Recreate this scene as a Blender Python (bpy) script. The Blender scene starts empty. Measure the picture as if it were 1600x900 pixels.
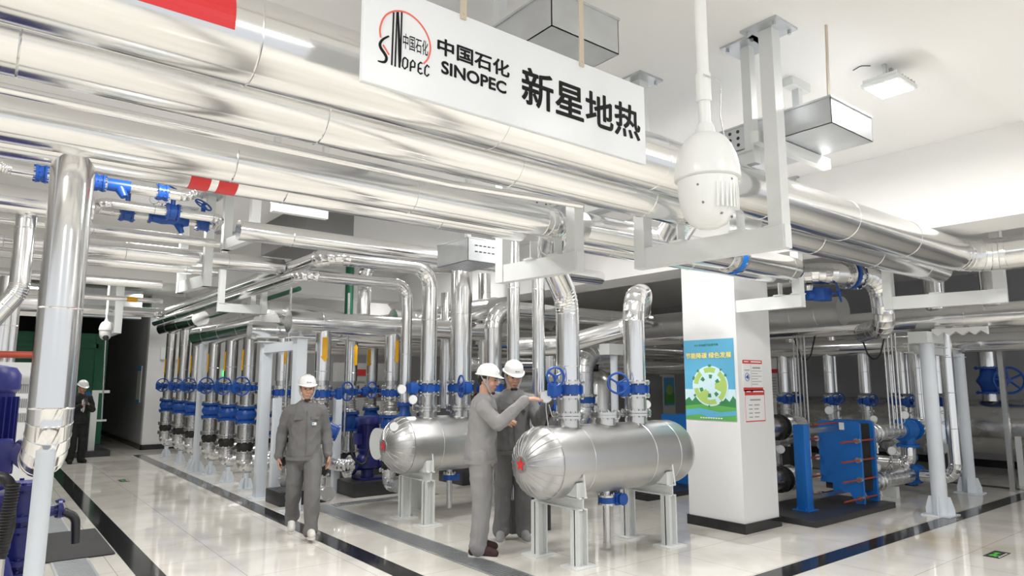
import bpy, bmesh, math, random
from mathutils import Vector as V, Matrix, noise
random.seed(7)
S = bpy.context.scene
COL = S.collection
# ------------------------------------------------------------------ camera
FPX, PITCH, YAW, EYE = 1056.0, math.radians(7.93), math.radians(38.19), 1.6
FW = V((math.sin(YAW)*math.cos(PITCH), math.cos(YAW)*math.cos(PITCH), math.sin(PITCH)))
RT = V((math.cos(YAW), -math.sin(YAW), 0.0)); UP = RT.cross(FW)
cam = bpy.data.objects.new('camera', bpy.data.cameras.new('camera')); COL.objects.link(cam)
cam.matrix_world = Matrix(((RT.x, UP.x, -FW.x, 0), (RT.y, UP.y, -FW.y, 0), (RT.z, UP.z, -FW.z, EYE), (0, 0, 0, 1)))
cam.data.sensor_width = 36.0; cam.data.lens = 36.0*FPX/1600.0
cam.data.clip_start = 0.05; cam.data.clip_end = 200
S.camera = cam
# ------------------------------------------------------------------ world, exposure
S.view_settings.view_transform = 'Standard'; S.view_settings.look = 'None'
S.view_settings.gamma = 1.0; S.view_settings.use_curve_mapping = False
S.view_settings.exposure = 0.0
w = bpy.data.worlds.new('world'); S.world = w; w.use_nodes = True
w.node_tree.nodes['Background'].inputs[0].default_value = (0.93, 0.96, 1.0, 1)
w.node_tree.nodes['Background'].inputs[1].default_value = 0.85
LAMP_W = 58.0
LAMP_AND_FILLS = [(4.68, 1.83), (1.8, -1.8), (5.0, 3.12), (4.95, 4.25), (2.4, 4.4), (-1.5, 1.5), (-1.5, 5.2), (1.1, 5.2), (4.6, 5.9), (1.6, 9.0), (5.3, 9.2), (1.2, 13.5), (5.3, 13.0), (8.6, 1.0), (9.6, 6.6), (4.68, -1.5), (-1.5, -2.0), (.6, 16.8), (2.9, 16.9)]  # visible floodlight first; the rest are unseen fill lights added for brightness
GLOW = [(5.4, -0.4, 3.1, 11), (-0.8, 0.9, 3.2, 9), (8.8, -0.8, 3.0, 10)]      # unseen point lights added to brighten the ceiling
FILL_K = {(5.0, 3.12): .2, (4.95, 4.25): .6, (2.4, 4.4): .3, (4.6, 5.9): .8, (5.3, 9.2): .8, (5.3, 13.0): .6, (9.6, 6.6): .25, (1.2, 13.5): .6, (.6, 16.8): .5, (2.9, 16.9): .5, (8.6, 1.0): .9, (1.6, 9.0): .9}

def PX(u, v, x=None, y=None, z=None):
    """point of the place seen at photograph pixel (u, v) on the plane x=, y= or z="""
    d = FW*FPX + RT*(u-800) + UP*(450-v)
    t = x/d.x if x is not None else (y/d.y if y is not None else (z-EYE)/d.z)
    return V((0, 0, EYE)) + d*t

# ------------------------------------------------------------------ materials
def mat(name, col, rough=.5, metal=0., bump=0., bscale=20., rvar=0., cvar=0., cscale=3., emit=None, estr=0., coat=0., spec=.5, stretch=(1, 1, 1), alpha=1.):
    m = bpy.data.materials.new(name); m.use_nodes = True
    nt = m.node_tree; N = nt.nodes; L = nt.links; b = N['Principled BSDF']
    b.inputs['Base Color'].default_value = (*col, 1); b.inputs['Roughness'].default_value = rough
    b.inputs['Metallic'].default_value = metal; b.inputs['Specular IOR Level'].default_value = spec
    b.inputs['Coat Weight'].default_value = coat; b.inputs['Alpha'].default_value = alpha
    if emit: b.inputs['Emission Color'].default_value = (*emit, 1); b.inputs['Emission Strength'].default_value = estr
    if bump or rvar or cvar:
        tc = N.new('ShaderNodeTexCoord'); mp = N.new('ShaderNodeMapping'); mp.inputs['Scale'].default_value = stretch
        L.new(tc.outputs['Object'], mp.inputs['Vector'])
    if bump:
        n = N.new('ShaderNodeTexNoise'); n.inputs['Scale'].default_value = bscale; n.inputs['Detail'].default_value = 3
        bp = N.new('ShaderNodeBump'); bp.inputs['Strength'].default_value = bump; bp.inputs['Distance'].default_value = .02
        L.new(mp.outputs[0], n.inputs['Vector']); L.new(n.outputs[0], bp.inputs['Height']); L.new(bp.outputs[0], b.inputs['Normal'])
    if rvar:
        n = N.new('ShaderNodeTexNoise'); n.inputs['Scale'].default_value = cscale*2; n.inputs['Detail'].default_value = 4
        r = N.new('ShaderNodeMapRange'); r.inputs[3].default_value = max(0, rough-rvar); r.inputs[4].default_value = rough+rvar
        L.new(mp.outputs[0], n.inputs['Vector']); L.new(n.outputs[0], r.inputs[0]); L.new(r.outputs[0], b.inputs['Roughness'])
    if cvar:
        n = N.new('ShaderNodeTexNoise'); n.inputs['Scale'].default_value = cscale; n.inputs['Detail'].default_value = 5
        r = N.new('ShaderNodeMix'); r.data_type = 'RGBA'
        r.inputs[6].default_value = (*[c*(1-cvar) for c in col], 1); r.inputs[7].default_value = (*[min(1, c*(1+cvar)) for c in col], 1)
        L.new(mp.outputs[0], n.inputs['Vector']); L.new(n.outputs[0], r.inputs[0]); L.new(r.outputs[2], b.inputs['Base Color'])
    return m
M = {}
M['alu'] = mat('aluminium_jacket', (.86, .86, .855), .17, 1, bump=.035, bscale=3.5, rvar=.07, cscale=2.5)
M['alu2'] = mat('aluminium_sheet_brushed', (.80, .80, .80), .28, 1, bump=.05, bscale=6, rvar=.08)
M['foil'] = mat('crinkled_foil', (.82, .82, .82), .24, 1, bump=.3, bscale=14, rvar=.08)
M['duct'] = mat('dull_ribbed_sheet', (.62, .62, .61), .42, 1, bump=.12, bscale=10, rvar=.08, stretch=(1, 4, 1))
M['tank'] = mat('tank_cladding', (.57, .57, .57), .36, 1, bump=.06, bscale=4, rvar=.08)
M['steel'] = mat('stainless_steel', (.66, .66, .65), .26, 1, bump=.02, bscale=30, rvar=.06)
M['galv'] = mat('galvanised_sheet', (.60, .62, .64), .38, .85, bump=.03, bscale=8, rvar=.1, cvar=.14, cscale=9)
M['wpaint'] = mat('white_painted_steel', (.76, .78, .77), .42, 0, bump=.02, bscale=30, cvar=.04, cscale=5)
M['wpole'] = mat('blue_white_paint', (.74, .79, .84), .35, 0, cvar=.03)
M['wall'] = mat('white_plaster', (.80, .80, .80), .8, 0, bump=.04, bscale=6, cvar=.025, cscale=1.2)
M['ceil'] = mat('ceiling_paint', (.87, .865, .85), .85, 0, bump=.03, bscale=4, cvar=.02, cscale=.8)
M['shade_wall'] = mat('wall_shade_grey', (.42, .42, .44), .8, 0, cvar=.04)  # shade of the dim side walls put into their colour
M['blue'] = mat('valve_blue_paint', (.010, .078, .36), .35, 0, cvar=.08, cscale=8)
M['bblue'] = mat('exchanger_blue_paint', (.01, .16, .56), .42, 0, cvar=.06, cscale=4)
M['navy'] = mat('pump_navy_paint', (.018, .022, .17), .32, 0, cvar=.08, cscale=8)
M['rubber'] = mat('black_rubber', (.018, .018, .018), .5, 0, bump=.05)
M['granite'] = mat('black_granite', (.022, .022, .024), .09, 0, cvar=.5, cscale=6, rvar=.04)
M['black'] = mat('black_plinth', (.03, .03, .032), .4, 0, cvar=.2)
M['matm'] = mat('black_rubber_mat', (.035, .035, .037), .65, 0, bump=.2, bscale=40)
M['red'] = mat('red_tape', (.72, .035, .04), .4)
M['rust'] = mat('red_brown_rod', (.36, .06, .035), .45, .2, cvar=.2, cscale=14)
M['yellow'] = mat('yellow_tape', (.85, .44, .01), .45)
M['dark'] = mat('gasket_and_wall_shade', (.045, .04, .038), .6, 0, bump=.3, bscale=60, stretch=(30, 1, 1))
M['sign'] = mat('white_acrylic', (.86, .88, .90), .3, 0)
M['ink'] = mat('black_vinyl', (.008, .008, .009), .5, spec=.2)
M['orange'] = mat('orange_red_vinyl', (.85, .16, .10), .45)
M['plastic'] = mat('white_plastic', (.84, .85, .83), .32, 0, coat=.2)
M['dplastic'] = mat('dark_plastic', (.03, .03, .035), .3)
M['helmet'] = mat('helmet_shell', (.86, .86, .85), .3, 0, coat=.2)
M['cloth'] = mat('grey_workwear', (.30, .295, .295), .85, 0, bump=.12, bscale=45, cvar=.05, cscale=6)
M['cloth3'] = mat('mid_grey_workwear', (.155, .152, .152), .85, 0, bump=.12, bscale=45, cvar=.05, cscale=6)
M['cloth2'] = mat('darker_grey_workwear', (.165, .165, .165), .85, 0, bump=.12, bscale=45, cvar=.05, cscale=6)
M['suit'] = mat('black_clothes', (.012, .012, .013), .8)
M['skin'] = mat('skin', (.52, .29, .20), .5, 0, cvar=.06, cscale=12)
M['hair'] = mat('black_hair', (.012, .01, .01), .5, 0, bump=.3, bscale=60)
M['lip'] = mat('lips', (.36, .14, .11), .5)
M['strap'] = mat('grey_strap', (.42, .42, .42), .7)
M['shoe_w'] = mat('pale_shoe', (.72, .70, .66), .6)
M['shoe_b'] = mat('maroon_knit', (.05, .018, .02), .7)
M['shoe_g'] = mat('grey_canvas', (.35, .36, .36), .7)
M['green'] = mat('green_paint', (.006, .12, .055), .5, 0, cvar=.15, cscale=2)
M['cab'] = mat('cabinet_grey', (.62, .63, .62), .45)
M['vent'] = mat('vent_grey', (.2, .2, .2), .6)
M['wood'] = mat('beige_bar', (.62, .54, .43), .6)
M['gauge'] = mat('gauge_face', (.82, .83, .84), .25, coat=.3)
M['pblue'] = mat('poster_sky_blue', (.12, .43, .66), .5)
M['plight'] = mat('poster_pale_blue', (.62, .82, .88), .5)
M['pgreen'] = mat('poster_green', (.12, .42, .10), .5)
M['pgreen2'] = mat('poster_dark_green', (.05, .25, .09), .5)
M['plime'] = mat('poster_lime', (.42, .60, .16), .5)
M['pyellow'] = mat('poster_yellow', (.92, .82, .30), .5)
M['paper'] = mat('paper_white', (.84, .84, .84), .6)
M['pgrey'] = mat('print_grey', (.35, .36, .38), .6)
M['pred'] = mat('print_red', (.66, .05, .05), .5)
M['led'] = mat('led_panel', (1, 1, 1), .4, emit=(1, 1, 1), estr=9.)
M['exitg'] = mat('exit_green', (.10, .62, .06), .4)
M['led_g'] = mat('green_led', (.05, .9, .2), .4, emit=(.05, .9, .25), estr=2.)
M['glass'] = mat('lens_glass', (.02, .02, .03), .05, spec=.8)

def floor_mat():
    m = bpy.data.materials.new('polished_beige_tiles'); m.use_nodes = True
    nt = m.node_tree; N = nt.nodes; L = nt.links; b = N['Principled BSDF']
    tc = N.new('ShaderNodeTexCoord'); sp = N.new('ShaderNodeSeparateXYZ'); L.new(tc.outputs['Object'], sp.inputs[0])
    def math_(op, a, bb=None):
        n = N.new('ShaderNodeMath'); n.operation = op
        for i, q in enumerate((a, bb)):
            if q is None: continue
            if isinstance(q, (int, float)): n.inputs[i].default_value = q
            else: L.new(q, n.inputs[i])
        return n.outputs[0]
    def line(c, off, pitch):
        f = math_('FRACT', math_('DIVIDE', math_('SUBTRACT', c, off), pitch))
        return math_('LESS_THAN', f, .0045/pitch*1.2)
    g = math_('MAXIMUM', line(sp.outputs[0], .22, .85), line(sp.outputs[1], 4.27, .85))
    n1 = N.new('ShaderNodeTexNoise'); n1.inputs['Scale'].default_value = 1.3; n1.inputs['Detail'].default_value = 7; n1.inputs['Distortion'].default_value = 1.2
    L.new(tc.outputs['Object'], n1.inputs['Vector'])
    rp = N.new('ShaderNodeValToRGB'); rp.color_ramp.elements[0].color = (.70, .67, .605, 1); rp.color_ramp.elements[1].color = (.84, .81, .755, 1)
    rp.color_ramp.elements[0].position = .35; rp.color_ramp.elements[1].position = .62
    L.new(n1.outputs[0], rp.inputs[0])
    # brown water stain on the tiles near the plate exchanger
    st = N.new('ShaderNodeVectorMath'); st.operation = 'DISTANCE'; st.inputs[1].default_value = (7.9, 3.0, 0)
    L.new(tc.outputs['Object'], st.inputs[0])
    s1 = math_('SUBTRACT', 1.0, math_('MULTIPLY', st.outputs['Value'], 1.3))
    s1 = math_('MULTIPLY', math_('MAXIMUM', s1, 0.0), .55)
    ms = N.new('ShaderNodeMix'); ms.data_type = 'RGBA'; L.new(s1, ms.inputs[0]); L.new(rp.outputs[0], ms.inputs[6]); ms.inputs[7].default_value = (.60, .45, .24, 1)
    mg = N.new('ShaderNodeMix'); mg.data_type = 'RGBA'; L.new(g, mg.inputs[0]); L.new(ms.outputs[2], mg.inputs[6]); mg.inputs[7].default_value = (.40, .37, .32, 1)
    L.new(mg.outputs[2], b.inputs['Base Color'])
    b.inputs['Roughness'].default_value = .045; b.inputs['Specular IOR Level'].default_value = .6
    return m
M['floor'] = floor_mat()

# ------------------------------------------------------------------ geometry helpers
def frame(t):
    t = V(t).normalized(); a = V((0, 0, 1)) if abs(t.z) < .9 else V((1, 0, 0))
    x = a.cross(t).normalized(); return x, t.cross(x).normalized(), t
class G:
    def __init__(s): s.v = []; s.f = []; s.mi = []; s.cur = 0; s.ang = 38
    def add(s, vs, fs):
        o = len(s.v); s.v += [V(q) for q in vs]; s.f += [[i+o for i in f] for f in fs]; s.mi += [s.cur]*len(fs); return s
    def box(s, lo, hi, bev=0., mx=None):
        lo, hi = V(lo), V(hi)
        if bev <= 0:
            vs = [V((x, y, z)) for x in (lo.x, hi.x) for y in (lo.y, hi.y) for z in (lo.z, hi.z)]
            fs = [(0, 1, 3, 2), (4, 6, 7, 5), (0, 4, 5, 1), (2, 3, 7, 6), (0, 2, 6, 4), (1, 5, 7, 3)]
        else:
            bm = bmesh.new(); bmesh.ops.create_cube(bm, size=1)
            for q in bm.verts: q.co = V([(lo[i]+hi[i])/2+q.co[i]*(hi[i]-lo[i]) for i in range(3)])
            bmesh.ops.bevel(bm, geom=bm.edges[:], offset=bev, segments=2, affect='EDGES', profile=.6)
            bm.verts.index_update(); vs = [q.co.copy() for q in bm.verts]; fs = [[q.index for q in f.verts] for f in bm.faces]; bm.free()
        if mx is not None: vs = [mx @ q for q in vs]
        return s.add(vs, fs)
    def bar(s, p0, p1, wx, wy, up=(0, 0, 1)):
        """rectangular bar from p0 to p1"""
        p0, p1 = V(p0), V(p1); t = (p1-p0).normalized(); u = V(up)
        if abs(t.dot(u)) > .95: u = V((0, 1, 0))
        x = t.cross(u).normalized(); y = x.cross(t)
        c = [(-wx/2, -wy/2), (wx/2, -wy/2), (wx/2, wy/2), (-wx/2, wy/2)]
        vs = [p+x*a+y*b for p in (p0, p1) for a, b in c]
        return s.add(vs, [(3, 2, 1, 0), (4, 5, 6, 7)]+[(i, (i+1) % 4, (i+1) % 4+4, i+4) for i in range(4)])
    def channel(s, p0, p1, w_, d, t=.012, up=(0, 0, 1)):
        """H-section bar"""
        p0, p1 = V(p0), V(p1); ax = (p1-p0).normalized(); u = V(up)
        if abs(ax.dot(u)) > .95: u = V((0, 1, 0))
        x = ax.cross(u).normalized(); y = x.cross(ax)
        s.bar(p0, p1, t, d, up); s.bar(p0+y*(d/2-t/2), p1+y*(d/2-t/2), w_, t, up); s.bar(p0-y*(d/2-t/2), p1-y*(d/2-t/2), w_, t, up); return s
    def sweep(s, rings, n=20, caps=True, sx=1., sy=1.):
        """rings: (point, tangent, radius)"""
        vs = []; fs = []; x, y, t0 = frame(rings[0][1])
        for p, t, r in rings:
            t = V(t).normalized(); ax = t0.cross(t)
            if ax.length > 1e-6:
                R = Matrix.Rotation(t0.angle(t), 3, ax); x = R @ x; y = R @ y
            t0 = t
            vs += [V(p)+(x*math.cos(a)*sx+y*math.sin(a)*sy)*r for a in [2*math.pi*k/n for k in range(n)]]
        m = len(rings)
        for i in range(m-1):
            for k in range(n): fs.append((i*n+k, i*n+(k+1) % n, (i+1)*n+(k+1) % n, (i+1)*n+k))
        if caps: fs += [list(range(n-1, -1, -1)), list(range((m-1)*n, m*n))]
        return s.add(vs, fs)
    def cyl(s, p0, p1, r, r1=None, n=20, caps=True):
        p0, p1 = V(p0), V(p1); return s.sweep([(p0, p1-p0, r), (p1, p1-p0, r if r1 is None else r1)], n, caps)
    def lathe(s, o, ax, prof, n=24):
        ax = V(ax).normalized(); return s.sweep([(V(o)+ax*h, ax, max(r, 1e-4)) for h, r in prof], n, True)
    def tube(s, pts, r, bend=.25, n=20, seg=5, bead=1.0, caps=True, gores=True, off=.35, bh=.0026):
        """pipe along a polyline with rounded bends; thin sheet seams every `bead` metres"""
        pts = [V(p) for p in pts]; segs = []; rings = []; cur = pts[0]
        def straight(a, b):
            d = b-a; L_ = d.length
            if L_ < 1e-5: return
            t = d/L_; rings.append((a, t, r)); q = off
            while bead and q < L_-.08:
                for e_, rr in ((-.004, r), (0, r+bh), (.004, r)): rings.append((a+t*(q+e_), t, rr))
                q += bead
            rings.append((b, t, r))
        for i in range(1, len(pts)-1):
            a, b, c = pts[i-1], pts[i], pts[i+1]; t1 = (b-a).normalized(); t2 = (c-b).normalized(); th = t1.angle(t2)
            if th < 1e-3: continue
            k = min(bend*math.tan(th/2), (b-a).length*.49, (c-b).length*.49); R = k/math.tan(th/2)
            s0 = b-t1*k; straight(cur, s0); axis = t1.cross(t2).normalized(); ctr = s0+axis.cross(t1)*R
            for j in range(0, seg+1):
                Rm = Matrix.Rotation(th*j/seg, 3, axis); p = ctr+Rm @ (s0-ctr); t = Rm @ t1
                if gores:
                    for e_, rr in ((-.004, r), (0, r+bh), (.004, r)): rings.append((p+t*e_, t, rr))
                else: rings.append((p, t, r))
            cur = b+t2*k
        straight(cur, pts[-1]); s.ang = 26 if (bead or gores) and n > 14 else 38; return s.sweep(rings, n, caps)
    def flange(s, c, ax, r, th=.02, nb=8, bolt=.011, n=24):
        ax = V(ax).normalized(); c = V(c); s.cyl(c-ax*th/2, c+ax*th/2, r, n=n); x, y, _ = frame(ax)
        for k in range(nb):
            a = 2*math.pi*k/nb; p = c+(x*math.cos(a)+y*math.sin(a))*(r-bolt*1.5); s.cyl(p-ax*(th/2+.014), p+ax*(th/2+.014), bolt, n=6)
        return s
    def torus(s, c, ax, R, r, n=28, m=8):
        x, y, t = frame(ax); c = V(c); vs = []; fs = []
        for i in range(n):
            a = 2*math.pi*i/n; d = x*math.cos(a)+y*math.sin(a)
            for j in range(m):
                b = 2*math.pi*j/m; vs.append(c+d*(R+r*math.cos(b))+t*r*math.sin(b))
        for i in range(n):
            for j in range(m): fs.append((i*m+j, ((i+1) % n)*m+j, ((i+1) % n)*m+(j+1) % m, i*m+(j+1) % m))
        return s.add(vs, fs)
    def wheel(s, c, ax, R, r=.011, spokes=3):
        s.torus(c, ax, R, r); x, y, t = frame(ax); c = V(c); s.cyl(c-t*.03, c+t*.03, R*.2, n=12)
        for k in range(spokes):
            a = 2*math.pi*k/spokes+.5; s.cyl(c, c+(x*math.cos(a)+y*math.sin(a))*R, r*.9, n=8)
        return s
    def poly(s, pts, d):
        """flat plate: 3D outline pts extruded by vector d"""
        n = len(pts); pts = [V(p) for p in pts]; d = V(d)
        return s.add(pts+[p+d for p in pts], [list(range(n)), list(range(2*n-1, n-1, -1))]+[(i, i+n, (i+1) % n+n, (i+1) % n) for i in range(n)])
    def ell(s, c, rad, mx=None, nu=16, nv=10):
        vs = []; fs = []; c = V(c)
        for i in range(nv+1):
            ph = math.pi*i/nv
            for k in range(nu):
                a = 2*math.pi*k/nu; q = V((rad[0]*math.sin(ph)*math.cos(a), rad[1]*math.sin(ph)*math.sin(a), rad[2]*math.cos(ph)))
                vs.append(c+(mx @ q if mx is not None else q))
        for i in range(nv):
            for k in range(nu): fs.append((i*nu+k, (i+1)*nu+k, (i+1)*nu+(k+1) % nu, i*nu+(k+1) % nu))
        return s.add(vs, fs)
    def cone(s, p0, p1, r0, r1, n=14):
        """capsule with two radii"""
        p0, p1 = V(p0), V(p1); t = (p1-p0).normalized(); R = []
        for j in range(5):
            a = -math.pi/2+j*math.pi/8; R.append((p0+t*r0*math.sin(a), t, max(1e-4, r0*math.cos(a))))
        for j in range(5):
            a = j*math.pi/8; R.append((p1+t*r1*math.sin(a), t, max(1e-4, r1*math.cos(a))))
        return s.sweep(R, n, True)
    def make(s, name, m, parent=None, ang=None, flat=False):
        ang = ang or s.ang
        me = bpy.data.meshes.new(name); off = V((0, 0, 0)); p = parent
        while p is not None: off += p.location; p = p.parent
        me.from_pydata([q-off for q in s.v], [], s.f)
        ms = m if isinstance(m, (list, tuple)) else [m]
        for q in ms: me.materials.append(M[q] if isinstance(q, str) else q)
        if len(ms) > 1: me.polygons.foreach_set('material_index', s.mi)
        bm = bmesh.new(); bm.from_mesh(me); bmesh.ops.recalc_face_normals(bm, faces=bm.faces); bm.to_mesh(me); bm.free()
        if not flat:
            me.polygons.foreach_set('use_smooth', [True]*len(me.polygons)); me.set_sharp_from_angle(angle=math.radians(ang))
        me.update(); o = bpy.data.objects.new(name, me); COL.objects.link(o)
        if parent is not None: o.parent = parent
        return o
def tag(o, label, cat, group=None):
    o['label'] = label; o['category'] = cat
    if group: o['group'] = group
    return o
def thing(name, label, cat, loc=(0, 0, 0), group=None):
    o = bpy.data.objects.new(name, None); COL.objects.link(o); o.location = loc; o.empty_display_size = .1
    return tag(o, label, cat, group)
def struct(o): o['kind'] = 'structure'; return o
def copy_tree(o, loc, label, group=None, rotz=None):
    r = o.copy(); COL.objects.link(r); r.location = loc; r['label'] = label
    if group: r['group'] = group
    if rotz is not None: r.rotation_euler = (0, 0, rotz)
    for ch in list(o.children):
        c = ch.copy(); COL.objects.link(c); c.parent = r
        for g in list(ch.children):
            d = g.copy(); COL.objects.link(d); d.parent = c
    return r
def text(body, name, m, parent, box, plane='y', at=0., out=-1, bold=0., depth=.0012):
    """lettering stretched into box (a0, a1, z0, z1) on the plane y=at (facing -y) or x=at (facing -x)"""
    cu = bpy.data.curves.new('t', 'FONT'); cu.body = body; cu.size = 1.0; cu.resolution_u = 4
    ob = bpy.data.objects.new('t', cu); COL.objects.link(ob)
    dg = bpy.context.evaluated_depsgraph_get(); dg.update()
    me = bpy.data.meshes.new_from_object(ob.evaluated_get(dg)); bpy.data.objects.remove(ob)
    xs = [q.co.x for q in me.vertices]; ys = [q.co.y for q in me.vertices]
    if not xs: return None
    x0, x1, y0, y1 = min(xs), max(xs), min(ys), max(ys); a0, a1, z0, z1 = box; g = G()
    vs = []
    for q in me.vertices:
        a = a0+(a1-a0)*(q.co.x-x0)/(x1-x0); z = z0+(z1-z0)*(q.co.y-y0)/(y1-y0)
        vs.append(V((a, at, z)) if plane == 'y' else V((at, a, z)))
    d = V((0, out*depth, 0)) if plane == 'y' else V((out*depth, 0, 0)); n = len(vs)
    fs = [list(p.vertices) for p in me.polygons]; sh = [(0, 0)]
    if bold: sh = [(bold*math.cos(t), bold*math.sin(t)) for t in [2*math.pi*k/8 for k in range(8)]]+[(bold*.5, 0), (-bold*.5, 0)]
    ed = {}
    for f in fs:
        for i in range(len(f)):
            k = (f[i], f[(i+1) % len(f)]); ed[k] = 1
    side = [(a, b, b+n, a+n) for (a, b) in ed if (b, a) not in ed]
    for da, dz in sh:
        kk = sh.index((da, dz))*.00015*out; o_ = V((da, kk, dz)) if plane == 'y' else V((kk, da, dz))
        g.add([q+o_ for q in vs]+[q+d+o_ for q in vs], [[i+n for i in f] for f in fs]+side)
    return g.make(name, m, parent, flat=True)
# ------------------------------------------------------------------ the room
CE = 3.72
struct(G().box((-8, -5, -.1), (17, 27, 0)).make('floor', 'floor'))
struct(G().box((-8, -5, CE), (17, 27, CE+.12)).make('ceiling', 'ceil'))
struct(G().box((6.56, -5, 2.955), (7.16, 27, CE)).make('ceiling_beam', 'ceil'))
struct(G().box((-8, -3.0, 3.62), (6.56, 1.50, CE)).make('ceiling_trim', 'ceil'))
struct(G().box((15.3, -5, 0), (15.5, 27, CE)).make('wall_right', 'shade_wall'))
struct(G().box((15.27, -5, 0), (15.3, 27, .14)).make('baseboard_right', 'granite'))
struct(G().box((3.24, 18.4, 0), (15.3, 18.6, CE)).make('wall_back', 'wall'))
struct(G().box((3.2, 18.37, 0), (15.3, 18.4, .12)).make('baseboard_back', 'granite'))
struct(G().box((3.24, 18.6, 0), (3.4, 27, CE)).make('wall_corridor', 'shade_wall'))
struct(G().box((3.21, 18.37, 0), (3.24, 27, .12)).make('baseboard_corridor', 'granite'))
struct(G().box((-8, 25, 0), (3.24, 25.2, CE)).make('wall_far', 'dark'))  # near-black colour stands in for the unlit end of the corridor
struct(G().box((-8.2, 3, 0), (-8, 27, CE)).make('wall_left', 'wall'))
c = struct(G().box((6.56, 4.335, 0), (7.23, 5.05, 2.96)).make('column', 'wall'))
struct(G().box((6.54, 4.315, 0), (7.25, 5.07, .105)).make('baseboard_column', 'granite'))
for k, (lo, hi) in enumerate([((1.19, -5, 0), (1.39, 19, .003)), ((2.875, -5, 0), (3.075, 17.2, .003)), ((-8, 3.2, 0), (1.19, 3.4, .003)), ((3.075, 3.2, 0), (15.2, 3.4, .003)), ((12.4, 3.4, 0), (12.6, 9, .003))]):
    struct(G().box(lo, hi).make('trim_%d' % (k+1), 'granite'))
# drain gratings: frame and bars
def grating(lo, hi, along, label):
    g = G(); x0, y0 = lo; x1, y1 = hi; g.cur = 0
    g.box((x0, y0, 0), (x1, y1, .002)); g.cur = 1
    if along == 'y':
        g.box((x0, y0, .002), (x0+.02, y1, .007)); g.box((x1-.02, y0, .002), (x1, y1, .007)); q = y0
        while q < y1: g.box((x0+.02, q, .002), (x1-.02, q+.024, .007)); q += .040
    else:
        g.box((x0, y0, .002), (x1, y0+.02, .007)); g.box((x0, y1-.02, .002), (x1, y1, .007)); q = x0
        while q < x1: g.box((q, y0+.02, .002), (q+.024, y1-.02, .007)); q += .040
    return tag(g.make('drain_grating', ['dplastic', 'galv'], flat=True), label, 'drain grating', 'floor drain gratings')
grating((3.52, 3.45), (3.79, 8.75), 'y', 'long steel drain grating running past the two men towards the foreground')
grating((3.8, 8.55), (5.4, 8.75), 'x', 'short steel drain grating crossing in front of the black pump plinth')
grating((.66, 3.5), (.95, 12.0), 'y', 'steel drain grating under the black mat at left')
tag(G().box((.28, 7.5, .007), (1.17, 8.88, .016), .004).make('floor_mat', 'matm'), 'black rubber mat lying beside the black floor strip at left', 'mat')
# ------------------------------------------------------------------ overhead rack of big jacketed pipes
def pipe(name, label, pts, r, m='alu', bend=.28, n=28, seg=6, bead=1.05, cat='pipe', group=None, off=.35, parent=None, gores=True):
    o = G().tube(pts, r, bend, n, seg, bead, True, gores, off).make(name, m, parent)
    return tag(o, label, cat, group) if label else o
P1 = pipe('insulated_pipe', 'thickest overhead silver pipe, nearest and uppermost, turning right at its end', [(-7.95, 2.30, 2.77), (7.32, 2.30, 2.77), (7.32, -4, 2.77)], .151, bend=.34, n=40, off=.2, seg=7)
def band(parent, name, m, c, ax, L_, r): return G().cyl(V(c)-V(ax)*L_/2, V(c)+V(ax)*L_/2, r, n=40, caps=False).make(name, m, parent)
def patch(parent, name, m, x0, x1, y, z, r, a0, a1, th=.0015, n=12):
    """curved sheet on a pipe along x; angles (degrees) from -y up towards +z"""
    g = G(); A = [math.radians(a0+(a1-a0)*i/n) for i in range(n+1)]
    for i in range(n):
        g.poly([(x, y-(r+.0008)*math.cos(t), z+(r+.0008)*math.sin(t)) for x, t in ((x0, A[i]), (x1, A[i]), (x1, A[i+1]), (x0, A[i+1]))], (0, -math.cos((A[i]+A[i+1])/2)*th, math.sin((A[i]+A[i+1])/2)*th))
    return g.make(name, m, parent, ang=60)
patch(P1, 'red_label', 'red', .18, .56, 2.30, 2.77, .151, -18, 80); patch(P1, 'red_label', 'red', .02, .11, 2.30, 2.77, .151, 5, 80)
P2 = pipe('insulated_pipe', 'overhead silver pipe directly below the thickest one, ending behind the dome camera', [(-7.95, 2.72, 2.75), (3.62, 2.72, 2.75), (4.05, 3.15, 2.75)], .13, bend=.32, n=36, off=.62)
pipe('insulated_pipe', 'short overhead silver pipe right of the dome camera, under the thickest pipe', [(4.3, 2.72, 2.76), (7.8, 2.72, 2.76)], .135, bend=.3, n=36, off=.9)
P3 = pipe('insulated_pipe', 'overhead silver pipe that bends down onto the front tank', [(-7.95, 3.565, 2.74), (3.20, 3.565, 2.74), (4.05, 4.60, 2.72), (4.44, 4.78, 2.40), (4.44, 4.78, 1.53)], .113, bend=.3, n=36, off=.5, seg=7)
P3b = pipe('insulated_pipe', 'overhead silver pipe with a blue flange in its middle', [(3.455, 3.565, 2.74), (6.42, 3.565, 2.74)], .12, n=36, off=.75)
G().sweep([(V((6.42, 3.565, 2.74)), V((1, 0, 0)), .12), (V((6.48, 3.565, 2.74)), V((1, 0, 0)), .105), (V((6.52, 3.565, 2.74)), V((1, 0, 0)), .06), (V((6.53, 3.565, 2.74)), V((1, 0, 0)), .01)], 36).make('end_cap', 'alu', P3b)
fx = 5.37
G().flange((fx-.045, 3.565, 2.74), (1, 0, 0), .15, .03, 12).flange((fx+.075, 3.565, 2.74), (1, 0, 0), .15, .03, 12).make('flange', 'steel', P3b)
G().cyl((fx-.03, 3.565, 2.74), (fx+.06, 3.565, 2.74), .143, n=30).box((fx-.01, 3.54, 2.58), (fx+.04, 3.59, 2.62)).make('butterfly_valve', 'bblue', P3b)
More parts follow.
